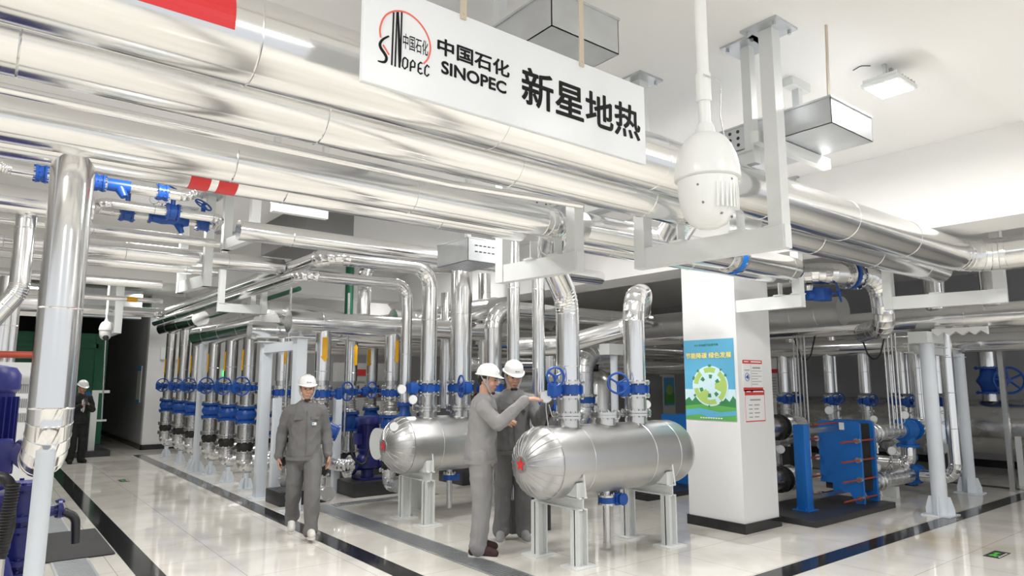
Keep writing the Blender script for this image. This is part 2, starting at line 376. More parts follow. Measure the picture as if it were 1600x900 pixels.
P4 = pipe('insulated_pipe', 'lowest overhead silver pipe at left, wrapped with two red bands', [(-7.95, 3.80, 2.73), (3.0, 3.80, 2.73), (3.06, 3.80, 2.73)], .108, bend=.2, n=32, off=.85)
for u in (309, 352):
    q = PX(u, 292, y=3.79); band(P4, 'red_band', 'red', (q.x, 3.80, 2.73), (1, 0, 0), .10, .1095)
pipe('insulated_pipe', 'overhead silver pipe lying behind the flanged one and ending above the column notices', [(3.64, 3.80, 2.72), (6.2, 3.80, 2.72), (6.4, 3.80, 2.72)], .1, n=32)
pipe('conduit', 'thin silver tube between the overhead pipes at upper left', [(-7.95, 3.1, 2.70), (2.0, 3.1, 2.70), (2.9, 2.98, 2.70)], .022, bend=.5, n=12, bead=0, cat='conduit', gores=False)
# left riser: vertical pipe from the banded pipe, resting on a pole
LR = pipe('insulated_pipe', 'tall vertical silver pipe at far left with an elbow at its foot', [(.285, 3.79, 2.72), (.285, 3.79, 1.25), (.27, 4.6, 1.22)], .091, bend=.24, n=36, off=.78, bead=.62)
lp = G().cyl((.26, 3.64, 0), (.275, 3.72, 1.3), .038, n=24).make('support_pole', 'wpole')
G().box((.15, 3.5, 0), (.36, 3.7, .015)).make('base_plate', 'wpole', lp); tag(lp, 'pale white pole holding up the vertical silver pipe at far left', 'pole')

# ------------------------------------------------------------------ hangers: two posts, a crossbar, ceiling plates, pipe shoes
def hanger(label, a, b, zbar, w_=.1, d=.1, ztop=CE, shoes=(), posts=(1, 1), m='wpaint', name='pipe_hanger', group='ceiling hangers of the pipe racks'):
    """U-shaped hanger; a, b = (x, y) of the two posts; zbar = top of the crossbar"""
    A, B = V((*a, 0)), V((*b, 0)); t = (B-A).normalized(); r = thing(name, label, 'pipe hanger', ((a[0]+b[0])/2, (a[1]+b[1])/2, ztop), group)
    z = V((0, 0, 1)); d = d*1.35; G().bar(A+z*(zbar-d/2)-t*w_/2, B+z*(zbar-d/2)+t*w_/2, w_*.8, d).box(A.lerp(B, .02)+z*(zbar-.003)+V((-.05, -.05, 0)), A.lerp(B, .02)+z*zbar+V((.05, .05, .003))).make('crossbar', m, r)
    for k, P in enumerate((A, B)):
        if not posts[k]: continue
        G().bar(P+z*(zbar-d), P+z*(ztop-.015), w_*.88, w_*.88, up=(0, 1, 0)).make('post', m, r)
        if ztop >= CE-.2:
            g = G().box(P+V((-.12, -.12, ztop-.015)), P+V((.12, .12, ztop)))
            for sx in (-.085, .085):
                for sy in (-.085, .085): g.cyl(P+V((sx, sy, ztop-.04)), P+V((sx, sy, ztop-.015)), .012, n=6)
            g.make('ceiling_plate', 'galv', r)
    for (f, rr, zc) in shoes:
        P = A.lerp(B, f); h = zc-rr*.8; g = G().bar(P+z*zbar, P+z*(h), .07, .012, (0, 1, 0)).box(P+V((-.06, -.05, zbar)), P+V((.06, .05, zbar+.012))); g.make('pipe_shoe', m, r)
    return r
hanger('large white hanger in front at upper right, with the dome camera before its bar', (3.60, 2.06), (3.52, 3.02), 2.5, shoes=((.25, .151, 2.77), (.69, .13, 2.75)), ztop=CE)
hanger('white hanger over the front tank, carrying the bent overhead pipe', (3.24, 3.40), (3.17, 4.14), 2.5, shoes=((.22, .12, 2.74), (.55, .115, 2.735)))
hanger('white hanger bracket fixed to the column above its notices', (6.62, 3.62), (6.62, 4.285), 2.5, posts=(1, 0), shoes=((.0, .12, 2.74), (.3, .1, 2.72)))
hanger('white hanger at far right, under the end of the thickest pipe', (7.80, 2.19), (7.62, 3.15), 2.5, shoes=((.55, .135, 2.76),))
hanger('slim white hanger behind the large one, with two ceiling plates', (PX(1167, 72, z=CE).x, PX(1167, 72, z=CE).y), (3.74, 3.75), 3.02, w_=.07, d=.06)
# ------------------------------------------------------------------ cable trays
def tray(label, x0, x1, y0, y1, z0, z1, holes=True):
    r = thing('cable_tray', label, 'cable tray', ((x0+x1)/2, (y0+y1)/2, z1), 'galvanised cable trays'); t = .004
    g = G().box((x0, y0, z0), (x1, y1, z0+t)).box((x0, y0, z0), (x0+t, y1, z1)).box((x1-t, y0, z0), (x1, y1, z1)).box((x0, y0, z0), (x1, y0+t, z1))
    g.make('trough', 'galv', r); G().box((x0-.006, y0-.006, z1-.012), (x1+.006, y1, z1)).make('lid', 'galv', r)
    if holes:
        g = G(); y = y0+.5
        while y < y1-.05:
            for z in (z0+.04, z0+.085, z0+.13):
                if z < z1-.02: g.cyl((x0-.002, y, z), (x0+.002, y, z), .012, n=8)
            y += .06
        g.make('perforations', 'dplastic', r)
    return r
t = tray('galvanised cable tray hanging right of the dome camera near the ceiling lamp', 3.80, 4.32, 1.81, 4.6, 3.10, 3.27)
g = G().bar((3.55, 2.16, 3.06), (4.42, 2.16, 3.06), .05, .07); g.make('support_bar', 'wpaint', t)
G().bar((4.42, 2.34, 3.27), (4.42, 2.34, CE), .05, .05).box((4.30, 2.30, CE-.06), (4.54, 2.38, CE)).make('tee_hanger', 'wpaint', t)
G().bar((3.84, 1.84, 3.27), (3.83, 1.82, CE), .022, .008).make('hanger_rod', 'wood', t)
q = PX(862, 40, z=3.12); t = tray('galvanised cable tray end above the hanging sign', q.x, q.x+.42, q.y, q.y+1.7, 3.12, 3.30)
G().bar((q.x+.1, q.y+.5, 3.3), (q.x+.1, q.y+.5, CE), .05, .05).make('hanger_post', 'wpaint', t)
q = PX(722, 404, y=5.3); t = tray('galvanised cable tray in shadow under the overhead pipes beside the tall risers', q.x+.0, q.x+.40, 5.2, 5.75, q.z-.03, q.z+.2, False)
g = G()
for k in range(5):
    for j in range(2): g.box((q.x+.08+k*.05, 5.197, q.z+.06+j*.06), (q.x+.11+k*.05, 5.2, q.z+.07+j*.06))
g.make('slots', 'dplastic', t)
G().bar((q.x+.2, 5.5, q.z+.2), (q.x+.2, 5.5, CE), .05, .05).make('hanger_post', 'wpaint', t)
# ------------------------------------------------------------------ hanging sign
SY = 1.90
sg = thing('hanging_sign', 'white hanging sign board with black lettering and a red ring logo', 'sign', (1.57, SY, 2.91))
G().box((.885, SY, 2.553), (2.25, SY+.02, 2.912), .003).make('board', 'sign', sg)
for u, v in ((724, 30), (909, 104)):
    q = PX(u, v, y=SY-.004); g = G().box((q.x-.012, SY-.007, q.z), (q.x+.012, SY-.001, CE)); g.cyl((q.x, SY-.011, q.z+.02), (q.x, SY-.006, q.z+.02), .005, n=8); g.make('hanging_strap', 'wood', sg)
def LG(X, Y): return PX(570+X/5.624, Y/5.624, y=SY-.0005)
def ribbon(g, pts, ws):
    P = [LG(*p) for p in pts]; n = len(P); ws = [ws]*n if not isinstance(ws, (list, tuple)) else ws; L_, R_ = [], []
    for i in range(n):
        t = (P[min(i+1, n-1)]-P[max(i-1, 0)]).normalized(); nn = V((-t.z, 0, t.x)); L_.append(P[i]+nn*ws[i]/2); R_.append(P[i]-nn*ws[i]/2)
    for i in range(n-1): g.poly([L_[i], L_[i+1], R_[i+1], R_[i]], (0, -.0012, 0))
def smooth(pts, k=4):
    out = []; n = len(pts)
    for i in range(n-1):
        p0, p1, p2, p3 = [V((*pts[max(0, min(n-1, j))], 0)) for j in (i-1, i, i+1, i+2)]
        for s_ in range(k):
            t_ = s_/k; q = .5*((2*p1)+(p2-p0)*t_+(2*p0-5*p1+4*p2-p3)*t_*t_+(3*p1-p0-3*p2+p3)*t_**3); out.append((q.x, q.y))
    return out+[pts[-1]]
g = G(); ribbon(g, smooth([(139, 330), (133, 260), (150, 190), (185, 135), (240, 103), (300, 97), (370, 113), (440, 160), (500, 225), (545, 300), (572, 380), (574, 450), (552, 520), (515, 560)]), .0056)
g.make('logo_ring', 'orange', sg, flat=True); g = G(); ribbon(g, [(160, 395), (186, 437), (213, 482)], .0056); g.make('logo_slash', 'orange', sg, flat=True)
g = G(); sp_ = smooth([(212, 318), (160, 345), (133, 385), (142, 425), (172, 470), (190, 510), (178, 542), (150, 545), (113, 535)]); m_ = len(sp_)
ribbon(g, sp_, [.001+.0095*math.sin(math.pi*min(1, .12+.88*i/(m_-1))*.93)**.8 for i in range(m_)])
for pl in ([(247, 110), (260, 110), (243, 575), (229, 571)], [(277, 108), (288, 106), (273, 588), (259, 583)], [(284, 106), (298, 106), (320, 500), (311, 598), (296, 592)], [(318, 105), (331, 107), (319, 545), (309, 530)]):
    g.poly([LG(*p) for p in pl], (0, -.0012, 0))
for pts in ([(350, 505), (377, 528), (373, 588), (348, 606), (332, 582), (335, 524), (350, 505)], [(400, 626), (403, 552), (421, 530), (440, 554), (438, 590), (403, 588)], [(505, 560), (490, 548), (471, 566), (468, 630), (488, 650), (507, 642)], [(470, 600), (498, 606)], [(566, 594), (548, 572), (529, 595), (526, 650), (545, 670), (564, 652)]):
    ribbon(g, pts, .0058)
g.make('logo_letters', 'ink', sg, flat=True)
a, b = LG(335, 405), LG(556, 385); text('中国石化', 'logo_script', 'ink', sg, (a.x, b.x, a.z-.006, b.z+.008), at=SY)
a, b = LG(640, 490), LG(1268, 500); text('中国石化', 'chinese_lettering', 'ink', sg, (a.x, b.x, (a.z+b.z)/2+.0225-.06, (a.z+b.z)/2+.0225), at=SY, bold=.0017)
a, b = LG(675, 640), LG(1240, 815); c_ = LG(675, 533); h_ = c_.z-a.z; text('SINOPEC', 'latin_lettering', 'ink', sg, (a.x, b.x, a.z, a.z+h_), at=SY, bold=.0019)
a, b = PX(816, 160, y=SY), PX(1000, 221, y=SY); c_ = PX(816, 103, y=SY); text('新星地热', 'large_chinese_lettering', 'ink', sg, (a.x, b.x, a.z-.002, c_.z), at=SY, bold=.0032)
# ------------------------------------------------------------------ dome camera in front
def dome(label, c, zt, s=1., up_z=CE, face=(-.3, -.95)):
    """c = (x, y), zt = height of the housing rim"""
    x, y = c; r = thing('dome_camera', label, 'security camera', (x, y, up_z), 'dome security cameras'); o = V((x, y, zt))
    G().cyl((x, y, zt+.36*s), (x, y, up_z), .021*s, n=16).cyl((x, y, zt+.28*s), (x, y, zt+.38*s), .026*s, n=16).cyl((x, y, zt+.18*s), (x, y, zt+.30*s), .020*s, n=16).make('mounting_pole', 'plastic', r)
    G().lathe(o, (0, 0, 1), [(-.005*s, .100*s), (0, .110*s), (.012*s, .111*s), (.04*s, .108*s), (.08*s, .099*s), (.115*s, .086*s), (.14*s, .070*s), (.155*s, .052*s), (.163*s, .034*s), (.185*s, .031*s), (.2*s, .024*s)], 40).make('housing', 'plastic', r)
    f = V((*face, 0)).normalized(); sd = V((-f.y, f.x, 0))
    b = G().lathe(o, (0, 0, 1), [(-.17*s, .012*s), (-.168*s, .035*s), (-.155*s, .06*s), (-.13*s, .08*s), (-.095*s, .092*s), (-.05*s, .098*s), (-.006*s, .1*s)], 40).make('ball', 'plastic', r)
    g = G()
    for k in range(8):
        a = math.radians(-34+k*9.5); d = f*math.cos(a)+sd*math.sin(a)
        g.bar(o+d*(.088*s)+V((0, 0, -.035*s)), o+d*(.088*s)+V((0, 0, -.115*s)), .006*s, .026*s, d)
    g.make('cooling_ribs', 'plastic', b)
    g = G()
    for a, h in ((-70, -.04), (-95, -.06), (-62, -.1), (20, -.14), (60, -.13), (-20, -.135), (55, -.03), (0, -.02)):
        a = math.radians(a); d = f*math.cos(a)+sd*math.sin(a); rr = (.0985 if h > -.06 else (.092 if h > -.11 else .079))*s; p = o+d*rr+V((0, 0, h*s)); g.cyl(p-d*.004, p+d*.0015, .004*s, n=8)
    g.make('screw', 'vent', b)
    return r
dc = dome('large white dome camera hanging in front at upper right', (1.945, 1.372), 2.298, 1.02, face=(-.05, -1))
G().tube([(1.945-.03, 1.35, 2.67), (1.99, 1.33, 2.66), (2.02, 1.36, 2.55), (2.055, 1.36, 2.42), (2.03, 1.37, 2.31)], .0022, .03, 6, 4, 0, True, False).make('safety_wire', 'steel', dc)
# ------------------------------------------------------------------ the ceiling floodlight, and unseen fill lights added below the ceiling
def floodlight(x, y, label, first):
    r = thing('floodlight', label, 'ceiling lamp', (x, y, CE), 'square ceiling floodlights'); z = 3.56
    g = G().box((x-.15, y-.12, z), (x+.15, y+.12, z+.03), .006)
    for k in range(7): g.box((x-.14+k*.045, y-.11, z+.03), (x-.128+k*.045, y+.11, z+.055))
    g.make('housing', 'wpaint', r); G().box((x-.13, y-.1, z-.004), (x+.13, y+.1, z)).make('light_panel', 'led', r)
    G().bar((x-.05, y, z+.03), (x-.05, y, CE), .03, .02).bar((x+.05, y, z+.03), (x+.05, y, CE), .03, .02).box((x-.09, y-.04, z+.05), (x+.09, y+.04, z+.08)).make('bracket', 'galv', r)
    l = bpy.data.lights.new('lamp_light', 'AREA'); l.energy = LAMP_W*FILL_K.get((x, y), 1.); l.shape = 'RECTANGLE'; l.size = .5; l.size_y = .4; l.color = (1, .985, .96)
    o = bpy.data.objects.new('lamp_light', l); COL.objects.link(o); o.parent = r; o.location = (0, 0, z-.02-CE)
floodlight(4.68, 1.83, 'lit square floodlight on the ceiling at upper right', True)
for x, y in LAMP_AND_FILLS[1:]:  # unseen area lights without fittings, added to brighten floor and walls
    l = bpy.data.lights.new('room_fill', 'AREA'); l.energy = LAMP_W*FILL_K.get((x, y), 1.); l.shape = 'RECTANGLE'; l.size = .5; l.size_y = .4; l.color = (1, .985, .96)
    o = bpy.data.objects.new('room_fill', l); COL.objects.link(o); o.location = (x, y, 3.55)
G().tube([PX(1333, 110, z=CE-.004), PX(1345, 103, z=CE-.004), PX(1360, 103, z=CE-.004)], .003, .02, 6, 3, 0, True, False).make('lamp_cable', 'dplastic')
tag(bpy.data.objects['lamp_cable'], 'short black cable on the ceiling beside the floodlight', 'cable')
# ------------------------------------------------------------------ valve pieces
def wafer(c, ax, r, parent, gear=None, wheel=None, wax=(0, -1, 0), wr=.11, th=.11):
    """blue butterfly valve between two steel flanges; gear = direction of its gearbox, wheel = direction from gearbox to handwheel"""
    c = V(c); ax = V(ax).normalized()
    G().flange(c+ax*(th/2+.012), ax, r*1.38, .022, 10, .012).flange(c-ax*(th/2+.012), ax, r*1.38, .022, 10, .012).make('flange', 'steel', parent)
    g = G().cyl(c-ax*th*.42, c+ax*th*.42, r*1.22, n=28)
    x, y, _ = frame(ax)
    for k in range(6):
        a = 2*math.pi*k/6+.3; d = x*math.cos(a)+y*math.sin(a); g.bar(c+d*r*1.15-ax*th*.3, c+d*r*1.15+ax*th*.3, .03, .05, d)
    if gear is not None:
        gd = V(gear).normalized(); p = c+gd*(r*1.2+.07); g.cyl(c+gd*r, p, .035, n=12); q = p+gd*.03
        g.box(q+V((-.05, -.05, -.06)), q+V((.05, .05, .06)), .015).cyl(q-V((0, 0, .075)), q+V((0, 0, .075)), .035, n=14)
    b = g.make('butterfly_valve', 'blue', parent)
    if gear is not None and wheel is not None:
        wd = V(wheel); q2 = q+wd; G().wheel(q2, wax, wr).cyl(q, q2, .014, n=8).make('handwheel', 'blue', b)
    return b
def gauge(c, face, parent, name='pressure_gauge', r=.05, stem=None):
    c = V(c); f = V(face).normalized(); o = G().lathe(c, f, [(-.02, r*.9), (-.018, r), (.014, r), (.018, r*.93), (.016, r*.9)], 24).make(name, 'steel', parent)
    G().cyl(c+f*.0165, c+f*.0185, r*.9, n=24).make('dial', 'gauge', o)
    if stem: G().tube([c-V((0, 0, r*.9))]+[V(p) for p in stem], .006, .02, 8, 3, 0, True, False).make('stem', 'steel', o)
    return o
# ------------------------------------------------------------------ horizontal tanks with dished, pleated ends
TZ, TR = .875, .325
def tank(label, x0, x1, y, legs):
    r = thing('pressure_tank', label, 'tank', ((x0+x1)/2, y, 0), 'horizontal jacketed tanks'); o = V((0, y, TZ))
    dome_ = [(.0, .02), (.004, .07), (.02, .13), (.05, .19), (.09, .243), (.14, .287), (.19, .313), (.235, TR)]
    g = G(); rings = [(V((x0+h, y, TZ)), V((1, 0, 0)), rr) for h, rr in dome_]
    x = x0+.32
    for xs in (x0+.62, (x0+x1)/2+.35, x1-.4):
        for e_, rr in ((-.006, TR), (0, TR+.004), (.006, TR)): rings.append((V((xs+e_, y, TZ)), V((1, 0, 0)), rr))
    rings += [(V((x1-h, y, TZ)), V((1, 0, 0)), rr) for h, rr in reversed(dome_)]
    g.sweep(rings, 56); sh = g.make('shell', 'tank', r, ang=22)
    g = G(); N_ = 24
    for k in range(N_):                                   # raised seams of the pleated end
        a = 2*math.pi*k/N_; d = V((0, math.cos(a), math.sin(a))); pr = dome_[1:]
        g.sweep([(o+V((x0+h, 0, 0))+d*rr, V((1, 0, 0)) if j == len(pr)-1 else V((.3, 0, 0))+d, .0055) for j, (h, rr) in enumerate(pr)], 5)
    g.sweep([(V((x0+.235+e_, y, TZ)), V((1, 0, 0)), TR+.001+b_) for e_, b_ in ((-.006, 0), (-.004, .004), (.004, .004), (.006, 0))], 56, False)
    g.make('end_seams', 'tank', sh)
    g = G(); pts = []
    for k in range(10):
        a = math.pi/2+2*math.pi*k/10+.06; rr = .062 if k % 2 == 0 else .026; pts.append((x0-.004, y+rr*math.cos(a)*1.0, TZ+rr*math.sin(a)))
    g.poly(pts, (-.004, 0, 0)); st = g.make('red_star', 'red', r, flat=True); st['label'] = 'red star badge'
    G().cyl((x0-.003, y, TZ), (x0+.012, y, TZ), .075, n=24).make('star_backing', 'tank', r)
    for lx in legs:
        gz = TZ-TR*.86
        g = G().channel((lx, y-.33, gz-.06), (lx, y+.33, gz-.06), .1, .11)
        for s_ in (-1, 1): g.poly([(lx-.05, y+s_*.05, gz-.01), (lx-.05, y+s_*.3, gz-.01), (lx-.05, y+s_*.3, gz+.12), (lx-.05, y+s_*.22, gz+.06), (lx-.05, y+s_*.1, gz+.0)], (.1, 0, 0))
        g.make('saddle', 'wpaint', r)
        for s_ in (-1, 1):
            G().channel((lx, y+s_*.27, .012), (lx, y+s_*.27, gz-.115), .11, .11, up=(1, 0, 0)).make('leg', 'wpaint', r)
            G().box((lx-.13, y+s_*.27-.11, 0), (lx+.13, y+s_*.27+.11, .012)).make('base_plate', 'wpaint', r)
        G().cyl((lx+.02, y-.345, gz-.005), (lx+.02, y-.318, gz+.19), .008, n=8).make('tie_rod', 'wpaint', r)
    return r
T1 = tank('horizontal silver tank in front with a red star, beside the column', 3.86, 6.10, 4.78, (4.30, 5.53))
T2 = tank('horizontal silver tank further back with a red star, left of the pointing man', 3.72, 5.98, 7.10, (4.16, 5.40))
def nozzle(parent, x, y, r, ztop, cover=False):
    z0 = TZ+TR*.9
    G().cyl((x, y, z0), (x, y, ztop), r, n=28).make('nozzle', 'steel', parent)
    G().flange((x, y, ztop-.012), (0, 0, 1), r*1.42, .024, 12, .012).make('nozzle_flange', 'steel', parent)
    if cover: G().flange((x, y, ztop+.016), (0, 0, 1), r*1.42, .026, 12, .012).make('blind_cover', 'steel', parent)
nozzle(T1, 4.93, 4.78, .11, 1.28, True)
for T, x, y, rr in ((T1, 4.44, 4.78, .112), (T1, 5.385, 4.78, .112), (T2, 4.30, 7.1, .11), (T2, 4.77, 7.1, .13), (T2, 5.27, 7.1, .115)):
    nozzle(T, x, y, rr, 1.285)
# drain under the front tank
G().cyl((4.93, 4.78, .50), (4.93, 4.78, .60), .04, n=16).flange((4.93, 4.78, .505), (0, 0, 1), .085, .018, 6, .008).flange((4.93, 4.78, .43), (0, 0, 1), .085, .018, 6, .008).cyl((4.93, 4.78, .06), (4.93, 4.78, .43), .036, n=16).cyl((4.93, 4.78, .02), (4.93, 4.78, .07), .04, n=16).make('drain_pipe', 'steel', T1)
b = G().cyl((4.93, 4.78, .437), (4.93, 4.78, .497), .082, n=20).cyl((4.93, 4.78, .467), (5.03, 4.76, .467), .03, n=10).box((4.99, 4.70, .41), (5.09, 4.79, .53), .02).make('drain_valve', 'blue', T1)
G().lathe((5.06, 4.70, .47), (0, -1, 0), [(0, .02), (.005, .055), (.03, .06), (.04, .05)], 12).make('handwheel', 'blue', b)
G().cyl((4.62, 7.1, .10), (4.62, 7.1, .60), .034, n=14).flange((4.62, 7.1, .50), (0, 0, 1), .075, .018, 6, .008).make('drain_pipe', 'steel', T2)
G().cyl((4.62, 7.1, .43), (4.62, 7.1, .49), .08, n=20).box((4.66, 7.05, .42), (4.74, 7.14, .50), .01).make('drain_valve', 'blue', T2)
def riser_base(parent, x, y, r, gear, wheel=None, wr=.1, wax=(0, -1, 0), z0=1.30):
    """spool, flanges and butterfly valve between a tank nozzle and the pipe above"""
    G().flange((x, y, z0+.002), (0, 0, 1), r*1.42, .024, 12, .012).cyl((x, y, z0), (x, y, 1.46), r*1.0, n=28).make('spool', 'steel', parent)
    wafer((x, y, 1.53), (0, 0, 1), r*.98, parent, gear, wheel, wax, wr)
riser_base(P3, 4.44, 4.78, .115, (-1, -.25, 0), (-.02, -.04, .12), .085, (-.3, -1, 0))
R2 = pipe('insulated_pipe', 'silver riser on the right of the front tank with a gooseneck top', [(5.385, 4.78, 1.6), (5.385, 4.78, 2.48), (5.85, 5.05, 2.60), (6.2, 5.4, 2.30), (5.6, 6.1, 2.05), (5.2, 6.5, 2.03)], .112, bend=.3, n=32, off=.72, seg=5)
riser_base(R2, 5.385, 4.78, .112, (-1, -.2, 0), (-.13, -.05, .06), .1, (-.8, -.6, 0))
D1 = pipe('insulated_pipe', 'silver pipe bending from the back tank up and away over the aisle', [(4.30, 7.1, 1.6), (4.30, 7.1, 3.0), (2.97, 7.1, 3.0), (2.97, 15.3, 3.0), (-4, 15.3, 2.95)], .098, bend=.24, n=28, off=.75)
riser_base(D1, 4.30, 7.1, .11, (-1, -.1, 0))
B3 = pipe('insulated_pipe', 'widest vertical silver riser on the back tank', [(4.77, 7.1, 1.6), (4.77, 7.1, 3.3)], .135, n=32, off=.85)
riser_base(B3, 4.77, 7.1, .13, (-.3, -1, 0), (-.10, -.02, .02), .13, (-1, .3, 0))
pipe('insulated_pipe', 'vertical silver riser topped by a white wrapped elbow behind the two men', [(5.27, 7.1, 1.4), (5.27, 7.1, 2.56), (6.5, 7.1, 2.56), (8.35, 7.1, 2.56)], .115, bend=.26, n=30, off=.82)
riser_base(bpy.data.objects[[o.name for o in bpy.data.objects if o.get('label', '').startswith('vertical silver riser topped')][0]], 5.27, 7.1, .115, (-1, -.3, 0))
D2 = pipe('insulated_pipe', 'thinner silver pipe turning just below the larger one over the aisle', [(4.21, 7.5, 1.35), (4.21, 7.5, 2.82), (2.84, 7.5, 2.82), (2.84, 15.6, 2.82)], .068, bend=.17, n=24, off=.6)
# angle valve under the thin riser
g = G().flange((4.21, 7.5, 1.33), (0, 0, 1), .1, .03, 8, .01).flange((4.21, 7.5, 1.05), (0, 0, 1), .1, .03, 8, .01)
g.lathe((4.21, 7.5, 1.05), (0, 0, 1), [(0, .06), (.08, .06), (.14, .085), (.2, .06), (.28, .06)], 20).cyl((4.21, 7.5, 1.18), (4.07, 7.4, 1.14), .035, n=12); b = g.make('globe_valve', 'blue', D2)
G().wheel((4.04, 7.38, 1.13), (-.9, -.5, -.2), .07).make('handwheel', 'blue', b)
for k, (x, y, z, lab) in enumerate(((3.86, 6.96, 1.52, 'upper white gauge beside the thin riser of the back tank'), (4.02, 6.98, 1.40, 'middle white gauge beside the thin riser of the back tank'), (3.78, 6.98, 1.10, 'lowest white gauge left of the back tank valve'))):
    r = thing('pressure_gauge', lab, 'gauge', (x, y, z), 'gauges on the back tank'); gauge((x, y, z), (-.3, -1, 0), r, 'gauge_body', .055, [(x, y, z-.12), (x+.1, y+.07, z-.15)])
# round gauge the two men are touching
q = PX(853, 620, y=4.86); r = thing('pressure_gauge', 'round white gauge the two men reach for above the front tank', 'gauge', q)
gauge(q, (-.55, -.85, 0), r, 'gauge_body', .06, [(q.x, q.y, q.z-.12), (q.x+.01, q.y-.02, TZ+TR*.97)])
G().tube([(q.x+.01, q.y-.03, q.z-.07), (q.x+.04, q.y-.05, q.z-.2), (q.x+.09, q.y-.05, q.z-.16), (q.x+.09, q.y-.05, q.z-.08)], .003, .02, 6, 4, 0, True, False).make('loop_wire', 'wpaint', r)
# risers rising behind the men
for k, (x, y) in enumerate(((4.70, 5.95), (4.985, 5.85))):
    o = pipe('insulated_pipe', ('left' if k == 0 else 'right')+' one of two slim straight risers behind the men', [(x, y, .35), (x, y, 3.2)], .072, n=24, off=.5, bead=.9, group='slim risers behind the men')
    wafer((x, y, 1.36), (0, 0, 1), .075, o, (.5, -1, 0)); G().box((x-.09, y-.09, 0), (x+.09, y+.09, .35), .01).make('concrete_foot', 'black', o)
# more tall vertical pipes around the tray
for k, (u, y, rr, z0, z1, lab) in enumerate(((757, 8.6, .10, 1.0, 3.3, 'vertical pipe under the shadowed cable tray, left of a thinner one'), (768+2, 9.2, .07, 2.4, 3.3, 'thinner vertical pipe under the shadowed cable tray'), (697, 9.0, .085, 1.2, 3.0, 'vertical silver pipe partly hidden left of the widest riser'))):
    q = PX(u, 500, y=y); pipe('insulated_pipe', lab, [(q.x, y, z0), (q.x, y, z1)], rr, n=24, off=.4, bead=.8)
q = PX(674, 400, y=6.2); pipe('insulated_pipe', 'small silver elbow pipe rising left of the shadowed cable tray', [(q.x+.02, 7.85, 2.45), (q.x+.02, 7.85, 3.12), (q.x+1.6, 7.85, 3.2)], .085, bend=.2, n=24, off=.3, bead=.6)
# ------------------------------------------------------------------ row of pump risers along the aisle (dropping from a lengthwise header)
H1 = pipe('header_pipe', 'capped silver header above the row of blue valves by the aisle', [(3.32, 10.1, 2.47), (3.32, 13.9, 2.47)], .2, n=40, off=.9)
pipe('header_pipe', 'silver header feeding the three furthest risers of the aisle row', [(3.32, 13.95, 2.82), (3.32, 17.2, 2.82)], .16, n=30)
def stack(label):
    r = thing('pump_riser', label, 'riser', (0, 0, 0), 'pump risers with blue valves along the aisle')
    G().tube([(0, 0, 1.60), (0, 0, 2.66)], .103, bead=.5, n=28, off=.25).make('insulated_pipe', 'alu', r)
    b = wafer((0, 0, 1.51), (0, 0, 1), .105, r, (-1, -.35, 0)); G().wheel((-.17, -.26, 1.54), (.25, -1, 0), .135, .012).cyl((-.17, -.26, 1.54), (-.2, -.08, 1.52), .016, n=8).make('handwheel', 'blue', b)
    G().cyl((0, 0, 1.23), (0, 0, 1.44), .105, n=28).flange((0, 0, 1.245), (0, 0, 1), .15, .022, 10).make('upper_spool', 'steel', r)
    G().flange((0, 0, 1.215), (0, 0, 1), .158, .03, 10).flange((0, 0, .995), (0, 0, 1), .158, .03, 10).lathe((0, 0, .99), (0, 0, 1), [(0, .11), (.05, .125), (.09, .15), (.14, .15), (.18, .125), (.23, .11)], 28).make('check_valve', 'blue', r)
    G().flange((0, 0, .968), (0, 0, 1), .15, .02, 10).cyl((0, 0, .74), (0, 0, .97), .118, n=28).flange((0, 0, .735), (0, 0, 1), .155, .024, 10).make('lower_spool', 'steel', r)
    G().lathe((0, 0, .55), (0, 0, 1), [(0, .105), (.03, .115), (.075, .132), (.1, .132), (.14, .115), (.17, .105)], 28).make('rubber_joint', 'rubber', r)
    G().flange((0, 0, .705), (0, 0, 1), .152, .022, 10).flange((0, 0, .545), (0, 0, 1), .155, .026, 10).flange((0, 0, .515), (0, 0, 1), .155, .022, 10).make('flange', 'steel', r)
    G().tube([(0, 0, .53), (0, 0, .33), (.95, 0, .33)], .118, bend=.2, n=28, seg=5, bead=.5).make('elbow', 'alu2', r)
    g = G(); a0 = math.radians(188); g.poly([(.108*math.cos(a0+t), .108*math.sin(a0+t), z) for t, z in ((-.22, 1.78), (.22, 1.78), (.22, 2.1), (-.22, 2.1))], (-.002, 0, 0)).make('flow_arrow', 'yellow', r)
    return r
ys = (10.86, 11.82, 12.87, 14.1, 15.14, 16.38)
words_ = ('nearest riser of the aisle row, beside the white portal frame', 'second nearest riser of the aisle row of blue valves', 'third nearest riser of the aisle row, right of the tall thin pole', 'fourth nearest riser of the aisle row, left of the tall thin pole', 'second furthest riser of the aisle row of blue valves', 'furthest riser of the aisle row, beside the white wall')
first = stack(words_[0]); first.location = (3.33, ys[0], 0)
for k in range(1, 6): copy_tree(first, (3.33, ys[k], 0), words_[k])
def pedestal(h, label):
    r = thing('pipe_pedestal', label, 'pedestal', (0, 0, 0), 'white pedestals under the aisle risers')
    G().cyl((0, 0, 0), (0, 0, h), .042, n=18).make('post', 'wpole', r); g = G()
    for k in range(4):
        a = math.pi/4+k*math.pi/2; d = V((math.cos(a), math.sin(a), 0)); n_ = V((-d.y, d.x, 0))*.005
        g.poly([d*.04-n_, d*.115-n_, d*.115-n_+V((0, 0, .06)), d*.07-n_+V((0, 0, .16)), d*.04-n_+V((0, 0, .16))], n_*2)
    g.box((-.11, -.11, 0), (.11, .11, .012)).make('gusset', 'wpole', r); return r
pd = pedestal(.235, 'white pedestal under the nearest riser of the aisle row'); pd.location = (3.36, 10.80, 0)
nm = ('second nearest', 'third nearest', 'fourth nearest', 'second furthest', 'furthest')
